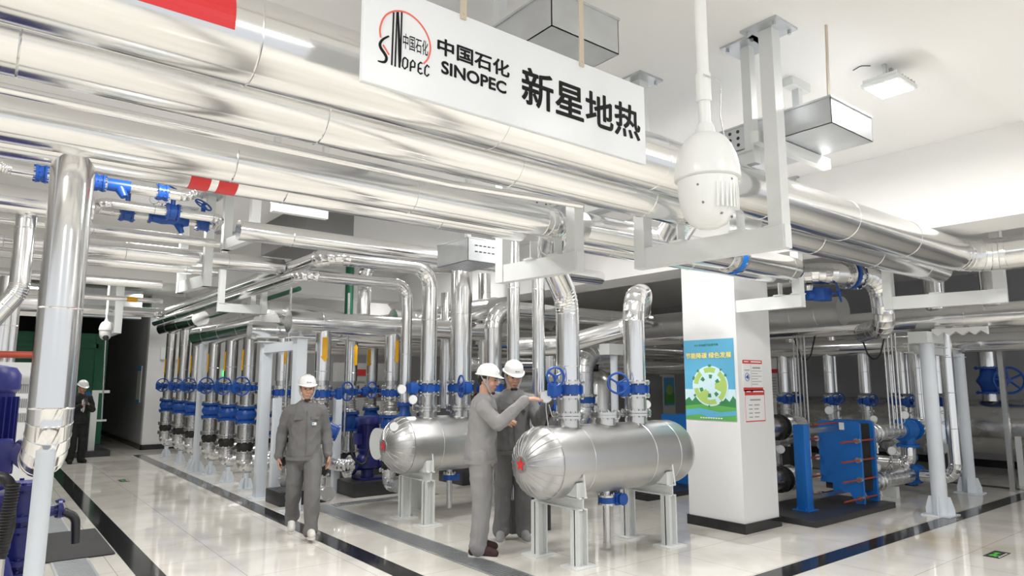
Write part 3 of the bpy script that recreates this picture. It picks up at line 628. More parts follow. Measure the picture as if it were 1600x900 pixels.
for k in range(5): copy_tree(pd, (3.36, ys[k+1]-.06, 0), 'white pedestal under the %s riser of the aisle row' % nm[k])
tp = G().cyl((3.24, 13.3, 0), (3.24, 13.3, 2.30), .062, n=20).box((3.12, 13.18, 0), (3.36, 13.42, .015)).make('support_pole', 'wpole')
g = G()
for k in range(4):
    a = math.pi/4+k*math.pi/2; d = V((math.cos(a), math.sin(a), 0)); n_ = V((-d.y, d.x, 0))*.005; o = V((3.24, 13.3, 0))
    g.poly([o+d*.05-n_, o+d*.16-n_, o+d*.16-n_+V((0, 0, .1)), o+d*.06-n_+V((0, 0, .22))], n_*2)
g.make('gusset', 'wpole', tp); tag(tp, 'tall white pole between the risers of the aisle row', 'pole')
# ------------------------------------------------------------------ white portal frame
pf = thing('portal_frame', 'white portal frame of two posts and a beam behind the walking man', 'frame', (3.25, 9.2, 0))
G().box((3.18, 9.77, 0), (3.32, 9.91, 2.16), .006).make('post', 'wpole', pf); G().box((3.18, 8.47, 0), (3.32, 8.61, 2.16), .006).make('post', 'wpole', pf)
G().box((3.19, 8.61, 2.01), (3.31, 9.77, 2.13)).make('beam', 'wpole', pf)
for y in (9.84, 8.54): G().box((3.11, y-.14, 0), (3.39, y+.14, .014)).make('base_plate', 'wpole', pf)
for y in (9.84, 8.54): G().box((3.1, y-.12, 2.16), (3.4, y+.12, 2.175)).lathe((3.25, y, 2.175), (0, 0, 1), [(0, .05), (.03, .02), (.06, .012)], 12).make('cap_plate', 'wpaint', pf)
for k, (x, y, zt, lab) in enumerate(((3.33, 9.52, 1.38, 'white upright trunking beside the portal frame'), (4.26, 9.60, 1.40, 'white upright trunking right of the walking man'))):
    o = G().box((x-.05, y-.05, 0), (x+.05, y+.05, zt), .004).make('trunking', 'wpole'); tag(o, lab, 'trunking')
    G().cyl((x+.12, y, .8), (x+.12, y, 2.95), .018, n=10).bar((x, y, 1.3), (x+.12, y, 1.3), .02, .02).bar((x, y, .95), (x+.12, y, .95), .02, .02).make('conduit', 'steel', o)
# ------------------------------------------------------------------ crosswise headers and their risers with arrows
HB = pipe('header_pipe', 'capped silver crosswise header resting on the portal frame post', [(3.08, 8.54, 2.37), (6.6, 8.54, 2.37)], .142, n=36, off=.42)
pipe('header_pipe', 'silver crosswise header behind the capped one', [(3.0, 9.84, 2.33), (6.8, 9.84, 2.33)], .13, n=30)
pipe('header_pipe', 'large silver crosswise header high behind the capped one', [(3.3, 11.2, 2.75), (3.9, 11.2, 2.75), (5.2, 11.2, 2.62), (9.0, 11.2, 2.62)], .19, bend=.5, n=34)
pipe('header_pipe', 'dark silver crosswise pipe low among the headers at centre', [(4.7, 12.6, 2.3), (15.3, 12.6, 2.3)], .16, n=30)
def arrow(parent, x, y, r, z0, z1, up, ang):
    g = G(); d = .0025; n_ = 4; hw = .035
    def P(t, z): a = ang+t/r; return V((x+(r+.0015)*math.cos(a), y+(r+.0015)*math.sin(a), z))
    zb, zt = (z0, z1-.07) if up else (z0+.07, z1)
    od = V((math.cos(ang), math.sin(ang), 0))*d
    for i in range(n_): a, b = -hw+2*hw*i/n_, -hw+2*hw*(i+1)/n_; g.poly([P(a, zb), P(b, zb), P(b, zt), P(a, zt)], od)
    k = 1.6
    for i in range(n_):
        a, b = -hw*k+2*hw*k*i/n_, -hw*k+2*hw*k*(i+1)/n_; zz = zt if up else zb; s_ = 1 if up else -1
        g.poly([P(a, zz), P(b, zz), P(b, zz+s_*.07*(1-abs(b)/(hw*k))), P(a, zz+s_*.07*(1-abs(a)/(hw*k)))], od)
    return g.make('flow_arrow', 'yellow', parent, flat=True)
def riser_b(label, x, y, ztop, up, ang, checkdir, wheel_side=1):
    r = thing('pump_riser', label, 'riser', (x, y, 0), 'pump risers with yellow arrows at centre'); G().tube([(x, y, 1.62), (x, y, ztop)], .1, bead=.55, n=28, off=.12).make('insulated_pipe', 'alu', r)
    arrow(r, x, y, .1, 1.86, 2.18, up, ang)
    G().cyl((x, y, 1.52), (x, y, 1.63), .088, n=24).flange((x, y, 1.535), (0, 0, 1), .135, .022, 10).make('neck', 'steel', r)
    wafer((x, y, 1.45), (0, 0, 1), .1, r, (wheel_side, -.5, 0), (wheel_side*.07, -.1, .03), (.5*wheel_side, -1, 0), .12)
    G().lathe((x, y, 1.17), (0, 0, 1), [(0, .1), (.02, .1), (.04, .085), (.06, .11), (.08, .085), (.1, .11), (.12, .085), (.14, .11), (.16, .085), (.19, .1)], 26).flange((x, y, 1.165), (0, 0, 1), .145, .024, 10).make('flexible_joint', 'steel', r)
    d = V((*checkdir, 0)).normalized(); g = G().flange((x, y, 1.13), (0, 0, 1), .15, .03, 10).flange((x, y, .88), (0, 0, 1), .15, .03, 10).lathe((x, y, .88), (0, 0, 1), [(0, .1), (.06, .115), (.125, .135), (.19, .115), (.25, .1)], 26)
    g.cyl(V((x, y, 1.02))+d*.05, V((x, y, .95))+d*.21, .1, .085, n=20).cyl(V((x, y, .95))+d*.2, V((x, y, .94))+d*.225, .11, n=20); g.make('check_valve', 'blue', r)
    G().lathe((x, y, .55), (0, 0, 1), [(0, .1), (.06, .1), (.1, .09), (.3, .1)], 26).flange((x, y, .85), (0, 0, 1), .145, .022, 10).flange((x, y, .56), (0, 0, 1), .14, .022, 10).make('lower_spool', 'steel', r)
    G().lathe((x, y, .42), (0, 0, 1), [(0, .095), (.04, .11), (.065, .118), (.09, .11), (.13, .095)], 26).make('rubber_joint', 'rubber', r)
    G().flange((x, y, .41), (0, 0, 1), .14, .022, 10).tube([(x, y, .41), (x, y, .22), (x+.02, y-.29, .22)], .092, bend=.17, n=24, bead=.5).make('elbow', 'alu2', r)
    return r
riser_b('riser with a down arrow right behind the walking man', 3.56, 8.54, 2.27, False, math.radians(-100), (1, -.4))
riser_b('riser with an up arrow left behind the walking man', 3.50, 9.84, 2.23, True, math.radians(-85), (1, -.3))
riser_b('riser with an up arrow above the blue pump', 4.56, 9.84, 2.23, True, math.radians(-70), (1, -.4))
riser_b('riser with a down arrow beside the two white gauges', 4.57, 8.54, 2.27, False, math.radians(-70), (.2, -1), 1)
riser_b('dark riser with a down arrow on its left edge', 5.55, 11.1, 2.5, False, math.radians(-150), (0, -1), 1)
# pumps on black plinths
def pump(label, x, y, z0, face):
    r = thing('inline_pump', label, 'pump', (x, y, z0), 'navy inline pumps')
    G().box((x-.16, y-.16, z0), (x+.16, y+.16, z0+.03)).cyl((x, y, z0), (x, y, z0+.16), .09, n=16).make('pedestal', 'navy', r)
    G().lathe((x, y, z0+.14), (0, 0, 1), [(0, .1), (.03, .16), (.12, .18), (.2, .15), (.24, .1)], 24).cyl((x-.24, y, z0+.22), (x+.24, y, z0+.22), .09, n=20).flange((x-.24, y, z0+.22), (1, 0, 0), .14, .03).flange((x+.24, y, z0+.22), (1, 0, 0), .14, .03).make('volute', 'navy', r)
    g = G().lathe((x, y, z0+.36), (0, 0, 1), [(0, .13), (.05, .15), (.06, .14), (.42, .14), (.43, .155), (.5, .155), (.54, .13), (.55, .05)], 24)
    for k in range(24): a = 2*math.pi*k/24; d = V((math.cos(a), math.sin(a), 0)); g.bar(V((x, y, z0+.44))+d*.135, V((x, y, z0+.77))+d*.135, .006, .05, d)
    g.box((x-.2, y-.09, z0+.5), (x-.13, y+.09, z0+.66), .01).make('motor', 'navy', r)
    G().tube([(x+.26, y, z0+.22), (x+.7, y, z0+.22), (x+.85, y+.4, z0+.22)], .095, bend=.2, n=24, bead=.3, off=.15).flange((x+.27, y, z0+.22), (1, 0, 0), .14, .022).make('suction_pipe', 'steel', r)
    G().tube([(x-.26, y, z0+.22), (x-.4, y, z0+.22), (x-.42, y+.3, z0+.22)], .09, bend=.12, n=24, bead=0).flange((x-.27, y, z0+.22), (1, 0, 0), .14, .022).make('discharge_pipe', 'foil', r)
    return r
def plinth(lo, hi, h, label): return tag(G().box((*lo, 0), (*hi, h), .012).make('pump_plinth', 'black'), label, 'plinth', 'black machine plinths')
plinth((4.27, 9.0), (5.05, 9.62), .2, 'black plinth under the blue pump left of the back tank')
pump('navy blue pump on a plinth left of the back tank', 4.62, 9.3, .2, 0)
plinth((3.22, 8.95), (3.86, 9.5), .18, 'black plinth right behind the legs of the walking man')
plinth((4.9, 10.6), (5.9, 11.4), .2, 'black plinth in shadow under the back tank')
plinth((6.1, 9.0), (7.0, 9.7), .2, 'black plinth behind the right end of the back tank')
tag(G().tube([(4.3, 9.2, .9), (4.28, 9.1, .55), (4.45, 9.05, .38), (4.55, 9.1, .65)], .016, .12, 10, 5, 0, True, False).make('flexible_hose', 'rubber'), 'black cable hose looping beside the blue pump', 'hose')
# white capped pipe end behind the back tank
q = PX(590, 706, y=7.9); o = pipe('pipe_stub', 'white capped pipe end just left of the back tank', [(q.x, 7.9, .83), (q.x+1.4, 7.9, .83)], .19, 'alu2', n=36, bead=0, cat='pipe')
G().cyl((q.x-.02, 7.9, .83), (q.x+.012, 7.9, .83), .195, n=36).make('end_cap', 'plastic', o); G().box((q.x+.5, 7.75, 0), (q.x+.6, 8.05, .66)).make('support', 'wpaint', o)
# ------------------------------------------------------------------ posters on the column
PO = 6.557
def pp(u, v, d=0.): return PX(u, v, x=PO-d)
po = thing('poster', 'blue and green energy saving poster on the left face of the column', 'poster', (PO, 4.75, 1.5)); a, b = pp(1086, 657), pp(1156, 526)
y0, y1, z0, z1 = 4.372, 5.045, 1.175, 2.085
def rectp(g, ya, yb, za, zb, d): g.box((PO-d-.0012, ya, za), (PO-d, yb, zb))
def Y(t): return y1+(y0-y1)*t                              # t: 0 left edge .. 1 right edge as read
def Z(t): return z1+(z0-z1)*t                              # t: 0 top .. 1 bottom
def py(g, pts, d): g.poly([(PO-d, Y(a), Z(b)) for a, b in pts], (-.0012, 0, 0))
g = G(); rectp(g, y0, y1, z0, z1, 0.0); g.make('sheet', 'pblue', po)
g = G(); py(g, [(0, .62), (1, .62), (1, 1), (0, 1)], .0012); g.make('pale_sky', 'plight', po)
g = G(); py(g, [(0, .76), (.08, .72), (.14, .77), (.22, .71), (.3, .78), (.7, .78), (.8, .72), (.88, .77), (.95, .7), (1, .74), (1, .92), (0, .92)], .0024); g.make('hills', 'pgreen2', po)
g = G(); py(g, [(0, .83), (.4, .80), (1, .84), (1, 1), (0, 1)], .0036); g.make('meadow', 'pgreen', po)
g = G(); py(g, [(0, .88), (.3, .855), (.7, .9), (1, .875), (1, .93), (.7, .95), (.5, .97), (.3, .93), (0, .96)], .0048); g.make('river', 'pblue', po)
cx, cz, rx, rz = .52, .58, .335, .235
def wedge(g, a0, a1, r0, r1, d, n=6):
    A = [math.radians(a0+(a1-a0)*i/n) for i in range(n+1)]
    for i in range(n): py(g, [(cx+rx*r*math.cos(t), cz-rz*r*math.sin(t)) for r, t in ((r0, A[i]), (r1, A[i]), (r1, A[i+1]), (r0, A[i+1]))], d)
g = G(); wedge(g, 0, 360, .0, 1.06, .006, 36); g.make('wheel', 'plight', po)
g = G()
for a in (0, 60, 120, 180, 240, 300): wedge(g, a+8, a+52, .72, .98, .0072)
wedge(g, -25, 25, .3, .98, .0078); wedge(g, 210, 255, .3, .98, .0078); g.make('wheel_segments', 'plime', po)
for a, w_ in ((28, 7), (50, 5), (85, 9), (128, 7), (152, 10), (205, 6), (262, 5), (300, 12)): g = G(); wedge(g, a, a+w_, 1.0, 1.13, .0062, 3); g.make('tree_icon', 'pgreen2', po)
for a, r in ((20, .5), (75, .5), (130, .55), (190, .55), (300, .55), (255, .5)): g = G(); wedge(g, a, a+20, r-.1, r+.1, .0085, 3); g.make('wheel_icon', 'pgreen2', po)
def ptext(body, name, m, t0, t1, u0, u1, d, bold=0.):
    """lettering on the column's left face, read from +y to -y"""
    o = text(body, name, m, po, (Y(t0), Y(t1), Z(u1), Z(u0)), 'x', PO-d, -1, bold); return o
ptext('2021年全国节能宣传周', 'small_title', 'pgreen2', .22, .70, .055, .085, .0024)
ptext('节能降碳 绿色发展', 'title_outline', 'pgreen2', .04, .95, .165, .235, .0024, .0032); ptext('节能降碳 绿色发展', 'title', 'pyellow', .04, .95, .165, .235, .0040, .002)
g = G()
for k in range(9): py(g, [(.3+k*.05, .965), (.335+k*.05, .965), (.335+k*.05, .98), (.3+k*.05, .98)], .006)
g.make('foot_lettering', 'paper', po)
def notice(label, x0, x1, za, zb, top, four):
    r = thing('notice', label, 'notice', ((x0+x1)/2, 4.333, za), 'notices on the column'); Yc = 4.333
    G().box((x0, Yc-.002, za), (x1, Yc+.002, zb)).make('sheet', 'paper', r); W_, H_ = x1-x0, zb-za
    g = G(); g.box((x0, Yc-.003, zb-H_*(.12 if four else .17)), (x1, Yc-.002, zb))
    if four: G().box((x0, Yc-.003, za), (x1, Yc-.002, za+H_*.12)).make('red_footer', 'pred', r)
    else:
        g.box((x0, Yc-.003, za), (x0+.006, Yc-.002, zb)); g.box((x1-.006, Yc-.003, za), (x1, Yc-.002, zb)); g.box((x0, Yc-.003, za), (x1, Yc-.002, za+.012))
    g.make('red_header', 'pred', r)
    g = G()
    if four:
        for k in range(6): g.box((x0+W_*.45, Yc-.003, zb-H_*(.36+k*.085)), (x0+W_*(.95 if k % 2 == 0 else .75), Yc-.002, zb-H_*(.34+k*.085)))
        g.box((x0+W_*.41, Yc-.003, za+H_*.15), (x0+W_*.42, Yc-.002, zb-H_*.14)); g.box((x0+W_*.5, Yc-.003, zb-H_*.28), (x0+W_*.9, Yc-.002, zb-H_*.22)); g.box((x0+W_*.08, Yc-.003, zb-H_*.34), (x0+W_*.36, Yc-.002, zb-H_*.31))
    else:
        g.box((x0+W_*.25, Yc-.003, zb-H_*.34), (x0+W_*.78, Yc-.002, zb-H_*.29))
        for k in range(4):
            z = zb-H_*(.46+k*.125); g.box((x0+W_*.18, Yc-.003, z-.012), (x0+W_*.36, Yc-.002, z)); g.box((x0+W_*.45, Yc-.003, z-.012), (x0+W_*(.72-.05*(k % 2)), Yc-.002, z))
    g.make('print_lines', 'pgrey', r); g = G()
    g.box((x0+W_*.08, Yc-.0035, zb-.024), (x0+W_*.3, Yc-.003, zb-.014)); g.box((x0+W_*.42, Yc-.0035, zb-.026), (x0+W_*.95, Yc-.003, zb-.012)); g.make('header_print', 'paper', r)
    if four:
        blue = M['blue']; g = G().torus((x0+W_*.215, Yc-.003, za+H_*.45), (0, 1, 0), .042, .003, 28, 6); g.make('number_ring', 'blue', r); text('4', 'number', 'blue', r, (x0+W_*.15, x0+W_*.28, za+H_*.39, za+H_*.52), at=Yc-.0022, bold=.003)
notice('upper red and white notice with a circled 4 on the column', 6.645, 7.03, 1.50, 1.845, 0, True)
notice('lower white notice with a red frame on the column, under the circled 4', 6.665, 7.05, 1.165, 1.515, 0, False)
# ------------------------------------------------------------------ plate heat exchanger
tag(G().box((7.45, 4.02, 0), (9.45, 4.98, .07), .008).make('equipment_plinth', 'black'), 'low black plinth under the blue plate heat exchanger', 'plinth')
hx = thing('plate_heat_exchanger', 'blue plate heat exchanger on a black plinth right of the column', 'heat exchanger', (8.8, 4.45, .07))
def plate(x0, x1, name):
    g = G(); g.poly([(x0, 4.17, .075), (x0, 4.17, 1.07), (x0, 4.22, 1.10), (x0, 4.67, 1.10), (x0, 4.72, 1.07), (x0, 4.72, .30), (x0, 4.56, .30), (x0, 4.56, .20), (x0, 4.34, .20), (x0, 4.27, .075)], (x1-x0, 0, 0))
    return g.make(name, 'bblue', hx)
plate(8.92, 8.965, 'pressure_plate'); plate(9.30, 9.345, 'frame_plate')
g = G(); n_ = 40
for k in range(n_): x = 8.967+k*(.333/n_); g.box((x, 4.215+(k % 2)*.008, .22), (x+.006, 4.675-(k % 2)*.008, 1.06))
g.make('plate_pack', 'dark', hx)
g = G().box((7.95, 4.385, .07), (8.09, 4.525, 1.085), .006); po_ = g.make('guide_post', 'bblue', hx)
g = G().box((7.90, 4.35, .068), (8.14, 4.56, .082))
for y in (4.40, 4.51): g.cyl((7.93, y, .082), (7.93, y, .105), .012, n=6)
g.make('foot_plate', 'bblue', po_)
G().bar((8.05, 4.455, 1.0), (9.30, 4.455, 1.0), .06, .06).bar((8.05, 4.455, .2), (9.30, 4.455, .2), .045, .045).make('guide_bar', 'steel', hx)
for z in (.15, .38, .62, .86):
    for y in (4.185, 4.705):
        b = G().cyl((8.45 if y < 4.5 else 8.6, y, z), (9.36, y, z), .013, n=10).make('tightening_bolt', 'rust', hx)
        G().cyl((8.86, y, z), (8.92, y, z), .028, n=6).cyl((8.85, y, z), (8.86, y, z), .036, n=14).make('nut', 'steel', b); G().cyl((9.345, y, z), (9.375, y, z), .028, n=6).make('nut', 'steel', b)
G().tube([(8.3, 4.45, 1.075), (9.3, 4.45, 1.075)], .012, .1, 10, 3, 0, True, False).make('top_rod', 'rust', hx)
G().box((8.72, 4.27, 1.0), (8.73, 4.33, 1.09)).make('name_plate', 'paper', hx)
# connection pipes of the exchanger
def hxpipe(z, x1, label):
    o = pipe('insulated_pipe', label, [(9.35, 4.42, z), (x1, 4.42, z)], .105, 'alu2', n=26, bead=.2, off=.1)
    for x in (9.78, 9.90): G().torus((x, 4.42, z), (1, 0, 0), .112, .022, 26, 8).make('clamp_ring', 'steel', o)
    G().cyl((9.93, 4.42, z-.1), (9.93, 4.42, z-.28), .022, n=10).cyl((9.93, 4.42, z-.17), (9.93, 4.42, z-.2), .035, n=8).make('drain_cock', 'steel', o)
    G().cyl((9.9, 4.42, z+.1), (9.9, 4.42, z+.17), .018, n=8).cyl((9.9, 4.42, z+.17), (9.86, 4.40, z+.2), .045, n=14).make('sensor_head', 'plastic', o)
    return o
hxpipe(.90, 10.75, 'upper silver pipe leaving the blue heat exchanger to the right')
o = hxpipe(.25, 10.95, 'lower silver pipe leaving the blue heat exchanger to the right'); G().box((10.2, 4.32, 0), (10.3, 4.52, .15)).make('support', 'wpaint', o)
g = G().flange((10.78, 4.42, .90), (1, 0, 0), .16, .03, 10).lathe((10.8, 4.42, .90), (1, 0, 0), [(0, .1), (.06, .11), (.14, .15), (.22, .15), (.3, .11), (.34, .1)], 24).cyl((10.95, 4.42, .90), (10.95, 4.42, .68), .1, n=20).flange((10.95, 4.42, .67), (0, 0, 1), .16, .03, 10).flange((11.14, 4.42, .90), (1, 0, 0), .16, .03, 10)
tag(g.make('tee_valve', 'bblue'), 'bright blue tee valve on the upper exchanger pipe', 'valve')
o = pipe('insulated_pipe', 'silver elbow rising right of the bright blue tee valve', [(11.16, 4.42, .90), (11.5, 4.42, .90), (11.5, 4.42, 2.1)], .11, bend=.2, n=26, bead=.4)
o = pipe('insulated_pipe', 'short silver pipe dropping from the bright blue tee valve', [(10.95, 4.42, .65), (10.95, 4.42, .40), (10.95, 5.0, .40)], .1, bend=.16, n=26, bead=.3)
g = G().flange((10.97, 4.42, .25), (1, 0, 0), .15, .03, 10).cyl((10.98, 4.42, .25), (11.12, 4.42, .25), .135, n=24).flange((11.13, 4.42, .25), (1, 0, 0), .15, .03, 10).cyl((11.05, 4.42, .25), (11.05, 4.42, .48), .03, n=10).box((10.98, 4.36, .45), (11.12, 4.48, .53), .02)
tag(g.make('butterfly_valve', 'bblue'), 'blue valve at the end of the lower exchanger pipe', 'valve')
o = tag(G().cyl((11.0, 4.0, 0), (11.0, 4.0, .62), .035, n=12).box((10.86, 3.94, .60), (11.2, 4.06, .72), .01).make('junction_box', 'wpaint'), 'pale junction box on a short post right of the exchanger', 'box')
pipe('insulated_pipe', 'silver vertical pipe with a foot elbow behind the front right pole', [(10.9, 3.80, 2.3), (10.9, 3.80, .26), (10.9, 4.25, .26)], .085, bend=.2, n=24, bead=.5)
for k, (x, y, z) in enumerate(((10.05, 4.28, .66), (10.6, 4.30, 1.13), (9.6, 4.9, 1.2))):
    r = thing('pressure_gauge', ('white gauge hanging between the two exchanger pipes', 'white gauge above the upper exchanger pipe', 'white gauge behind the top of the exchanger')[k], 'gauge', (x, y, z)); gauge((x, y, z), (-.7, -.7, 0), r, 'gauge_body', .062, [(x, y, z-.1), (x, 4.4, .33)] if k == 0 else [(x, y, z-.1), (x, 4.38, .98)])
# chain under the gauge
g = G()
for k in range(5): g.torus((10.05, 4.30, .57-k*.055), (1, 0, 0) if k % 2 else (0, 1, 0), .022, .006, 14, 6)
tag(g.make('chain', 'steel'), 'short steel chain hanging under the gauge by the exchanger', 'chain')
# second exchanger, mostly behind the column
tag(G().box((7.3, 6.3, 0), (9.6, 7.3, .07)).make('equipment_plinth', 'black'), 'black plinth of the exchanger half hidden behind the column', 'plinth')
h2 = thing('plate_heat_exchanger', 'second blue heat exchanger half hidden behind the column and the first', 'heat exchanger', (9.0, 6.8, .07))
G().box((8.6, 6.55, .07), (8.65, 7.1, 1.1)).make('pressure_plate', 'bblue', h2); G().box((9.0, 6.55, .07), (9.05, 7.1, 1.1)).make('frame_plate', 'bblue', h2); G().box((8.65, 6.6, .2), (9.0, 7.05, 1.05)).make('plate_pack', 'dark', h2)
for k, z in enumerate((.99, .30)):
    o = pipe('insulated_pipe', ('upper' if k == 0 else 'lower')+' dark flanged pipe just right of the column', [(8.32, 5.15, z), (9.25, 5.15, z)], .13, 'alu2', n=26, bead=0)
    for x in (8.62, 8.72, 8.9): G().flange((x, 5.15, z), (1, 0, 0), .175, .025, 10).make('flange', 'rubber' if x < 8.8 else 'steel', o)
    G().cyl((8.5, 5.15, z), (8.5, 5.15, z-.3 if k == 0 else 0), .03, n=8).make('support', 'steel', o)
r = thing('pressure_gauge', 'small gauge between the two flanged pipes right of the column', 'gauge', (8.45, 5.0, .72)); gauge((8.45, 5.0, .72), (-.7, -.7, 0), r, 'gauge_body', .06, [(8.45, 5.05, .6), (8.47, 5.1, .42)])
# ------------------------------------------------------------------ right background: support poles, headers along y, risers
def sup_pole(label, x, y, h):
    o = G().cyl((x, y, 0), (x, y, h), .085, n=24).make('support_pole', 'wpole'); g = G().box((x-.16, y-.16, 0), (x+.16, y+.16, .014))
    for k in range(4):
        a = math.radians(10)+k*math.pi/2; d = V((math.cos(a), math.sin(a), 0)); n_ = V((-d.y, d.x, 0))*.006; c0 = V((x, y, 0))
        g.poly([c0+d*.07-n_, c0+d*.155-n_, c0+d*.155-n_+V((0, 0, .08)), c0+d*.115-n_+V((0, 0, .22)), c0+d*.07-n_+V((0, 0, .22))], n_*2)
    g.make('gusset', 'wpole', o); tag(o, label, 'pole'); return o
a = sup_pole('front white support pole at right, before the exchanger pipes', 9.36, 3.47, 2.10); sup_pole('rear white support pole at right with a gusseted foot', 11.55, 3.87, 2.02)
G().box((9.1, 3.36, 2.08), (9.62, 3.58, 2.22)).make('cap_box', 'wpaint', a)
tag(G().channel((9.3, 3.66, 2.03), (11.8, 3.9, 2.03), .12, .12).make('support_beam', 'wpaint'), 'white beam across the tops of the two right support poles', 'beam')
pipe('header_pipe', 'long silver header running across the right background above the poles', [(9.4, .5, 2.38), (9.4, 9.5, 2.38)], .15, n=36, off=.4)
pipe('header_pipe', 'dark silver header low behind the right support poles', [(11.65, -1, 2.18), (11.65, 10, 2.18)], .14, n=30)
pipe('header_pipe', 'wide dark header far back on the right', [(13.6, -1, 2.4), (13.6, 10, 2.4)], .22, n=30)
cp = pipe('header_pipe', 'wide ribbed silver header with a flat capped end right of the column', [(8.6, 4.12, 2.5), (8.6, 9.5, 2.5)], .185, 'duct', n=40, bead=.35, off=.3)
# big valve line above it and the gooseneck
gp = pipe('insulated_pipe', 'silver pipe curling down beside the flat capped header', [(7.6, 5.2, 2.86), (7.6, 3.9, 2.86), (8.5, 3.62, 2.86), (8.55, 3.6, 2.25), (9.3, 4.2, 2.25)], .125, bend=.26, n=30, bead=.4, off=.2)
q = PX(1290, 452, y=4.05); G().cyl((7.6, 3.9+.12, 2.66), (7.6, 3.9+.12, 2.72), .05, n=12).make('bracket', 'steel', gp)
v = thing('butterfly_valve', 'blue valve with handwheel under the pipe right of the column', 'valve', (7.75, 4.1, 2.6))
G().cyl((7.82, 3.92, 2.62), (7.60, 4.06, 2.62), .07, n=18).box((7.62, 3.86, 2.54), (7.82, 4.0, 2.70), .02).make('gearbox', 'blue', v); G().wheel((7.86, 3.80, 2.64), (.5, -1, .2), .11).cyl((7.8, 3.9, 2.62), (7.86, 3.80, 2.64), .014, n=8).make('handwheel', 'blue', v)
G().torus((8.08, 3.75, 2.86), V((.9, -.28, 0)), .14, .025, 30, 8).make('blue_ring', 'blue', gp); G().flange((8.0, 3.775, 2.86), (.9, -.28, 0), .17, .025, 12).flange((8.17, 3.72, 2.86), (.9, -.28, 0), .17, .025, 12).make('flange', 'steel', gp)
# risers under the low header
def riser_c(label, x, y, r_, zt):
    r = thing('pump_riser', label, 'riser', (x, y, 0), 'risers in the right background'); G().tube([(x, y, 1.42), (x, y, zt)], r_, n=22, bead=.5).make('insulated_pipe', 'alu', r)
    wafer((x, y, 1.29), (0, 0, 1), r_, r, (-1, -.6, 0), (-.04, -.1, .02), (-.5, -1, 0), .09)
    G().cyl((x, y, .95), (x, y, 1.22), r_*1.05, n=22).flange((x, y, 1.12), (0, 0, 1), r_*1.4, .02).flange((x, y, .95), (0, 0, 1), r_*1.4, .02).make('spool', 'steel', r)
    G().tube([(x, y, .95), (x, y, .55), (x-.4, y, .55)], r_, bend=.14, n=22, bead=.3).make('elbow', 'alu2', r); G().box((x-.07, y-.07, 0), (x+.07, y+.07, .45)).make('foot', 'black', r)
labs = ('leftmost bright riser behind the blue heat exchanger', 'second riser from the left behind the blue heat exchanger', 'slim riser over the middle of the blue heat exchanger', 'thick riser over the right edge of the blue heat exchanger', 'pale riser left of the front right pole', 'grey riser just right of the column')
for k, (x, y, rr) in enumerate(((11.65, 5.9, .085), (11.65, 5.3, .09), (12.4, 5.2, .06), (11.65, 4.7, .10), (12.4, 4.5, .12), (11.65, 6.75, .10))): riser_c(labs[k], x, y, rr, 2.1 if x < 12 else 2.9)
more_ = ('riser behind the conduits just right of the column', 'riser right of the leftmost bright one, further back', 'thin riser between the two bright ones behind the heat exchanger', 'riser behind the sagging cable above the heat exchanger', 'thick riser just left of the front right pole')
for k, (u, x, rr) in enumerate(((1240, 12.4, .11), (1303, 12.5, .075))): riser_c(more_[k], x, PX(u, 600, x=x).y, rr, 2.1 if x < 12 else 2.9)
for k, us in enumerate(((1243, 1249, 1255, 1260), (1386, 1392, 1398, 1404))):
    for j, u in enumerate(us):
        y = 4.95 if k == 0 else 3.95
        q = PX(u, 600, x=9.5 if k else 9.3); tag(G().cyl((q.x, q.y, 1.0 if k else .0), (q.x, q.y, 2.26), .011, n=8).make('conduit', 'steel'), ('thin steel conduit in the bundle of four right of the column' if k == 0 else 'thin steel conduit in the bundle of four above the exchanger pipes'), 'conduit', 'conduit bundle right of the column' if k == 0 else 'conduit bundle above the exchanger')
for k, (ua, ub) in enumerate(((1242, 1275), (1346, 1386))):
    a, b = PX(ua, 552, x=9.4), PX(ub, 552, x=9.4); a.z = b.z = 2.25; mid = (a+b)/2; mid.z = 1.90 if k == 0 else 1.88
    tag(G().tube([a, a+(mid-a)*.5+V((0, 0, -.1)), mid, b+(mid-b)*.5+V((0, 0, -.1)), b], .011, .12, 8, 5, 0, True, False).make('cable_loop', 'rubber'), ('black cable sagging near the column, right of the notices' if k == 0 else 'black cable sagging above the blue heat exchanger'), 'cable')
# notice boards in the background, far vessel, far valve riser
for k, (u0, u1) in enumerate(((1203, 1214), (1219, 1233))):
    a, b = PX(u0, 620, x=12.6), PX(u1, 563, x=12.6); r = thing('notice_board', ('left' if k == 0 else 'right')+' white notice board with a red strip, seen just past the column', 'notice board', ((12.6), a.y, 0))
    G().box((12.6, b.y, 1.2), (12.63, a.y, a.z+1.0)).make('board', 'paper', r); G().box((12.59, b.y, 1.78), (12.6, a.y, 1.86)).make('red_strip', 'pred', r); G().box((12.61, (a.y+b.y)/2-.03, 0), (12.63, (a.y+b.y)/2+.03, 1.2)).make('post', 'wpaint', r)
    g = G()
    for j in range(8): g.box((12.592, b.y+.04, 1.68-j*.055), (12.6, a.y-.05, 1.69-j*.055))
    g.make('print_lines', 'pgrey', r)
tag(G().sweep([(V((13.7, y, .85)), V((0, 1, 0)), r_) for y, r_ in ((2.0, .01), (2.05, .25), (2.2, .42), (2.4, .46), (7.5, .46), (7.6, .4), (7.7, .05))], 40).make('storage_vessel', 'steel'), 'dark horizontal vessel in shadow at far right', 'tank')
fv = thing('pump_riser', 'far riser with a blue valve and spoked wheel at far right', 'riser', (13.6, 4.12, 0)); x, y = 13.6, 4.12
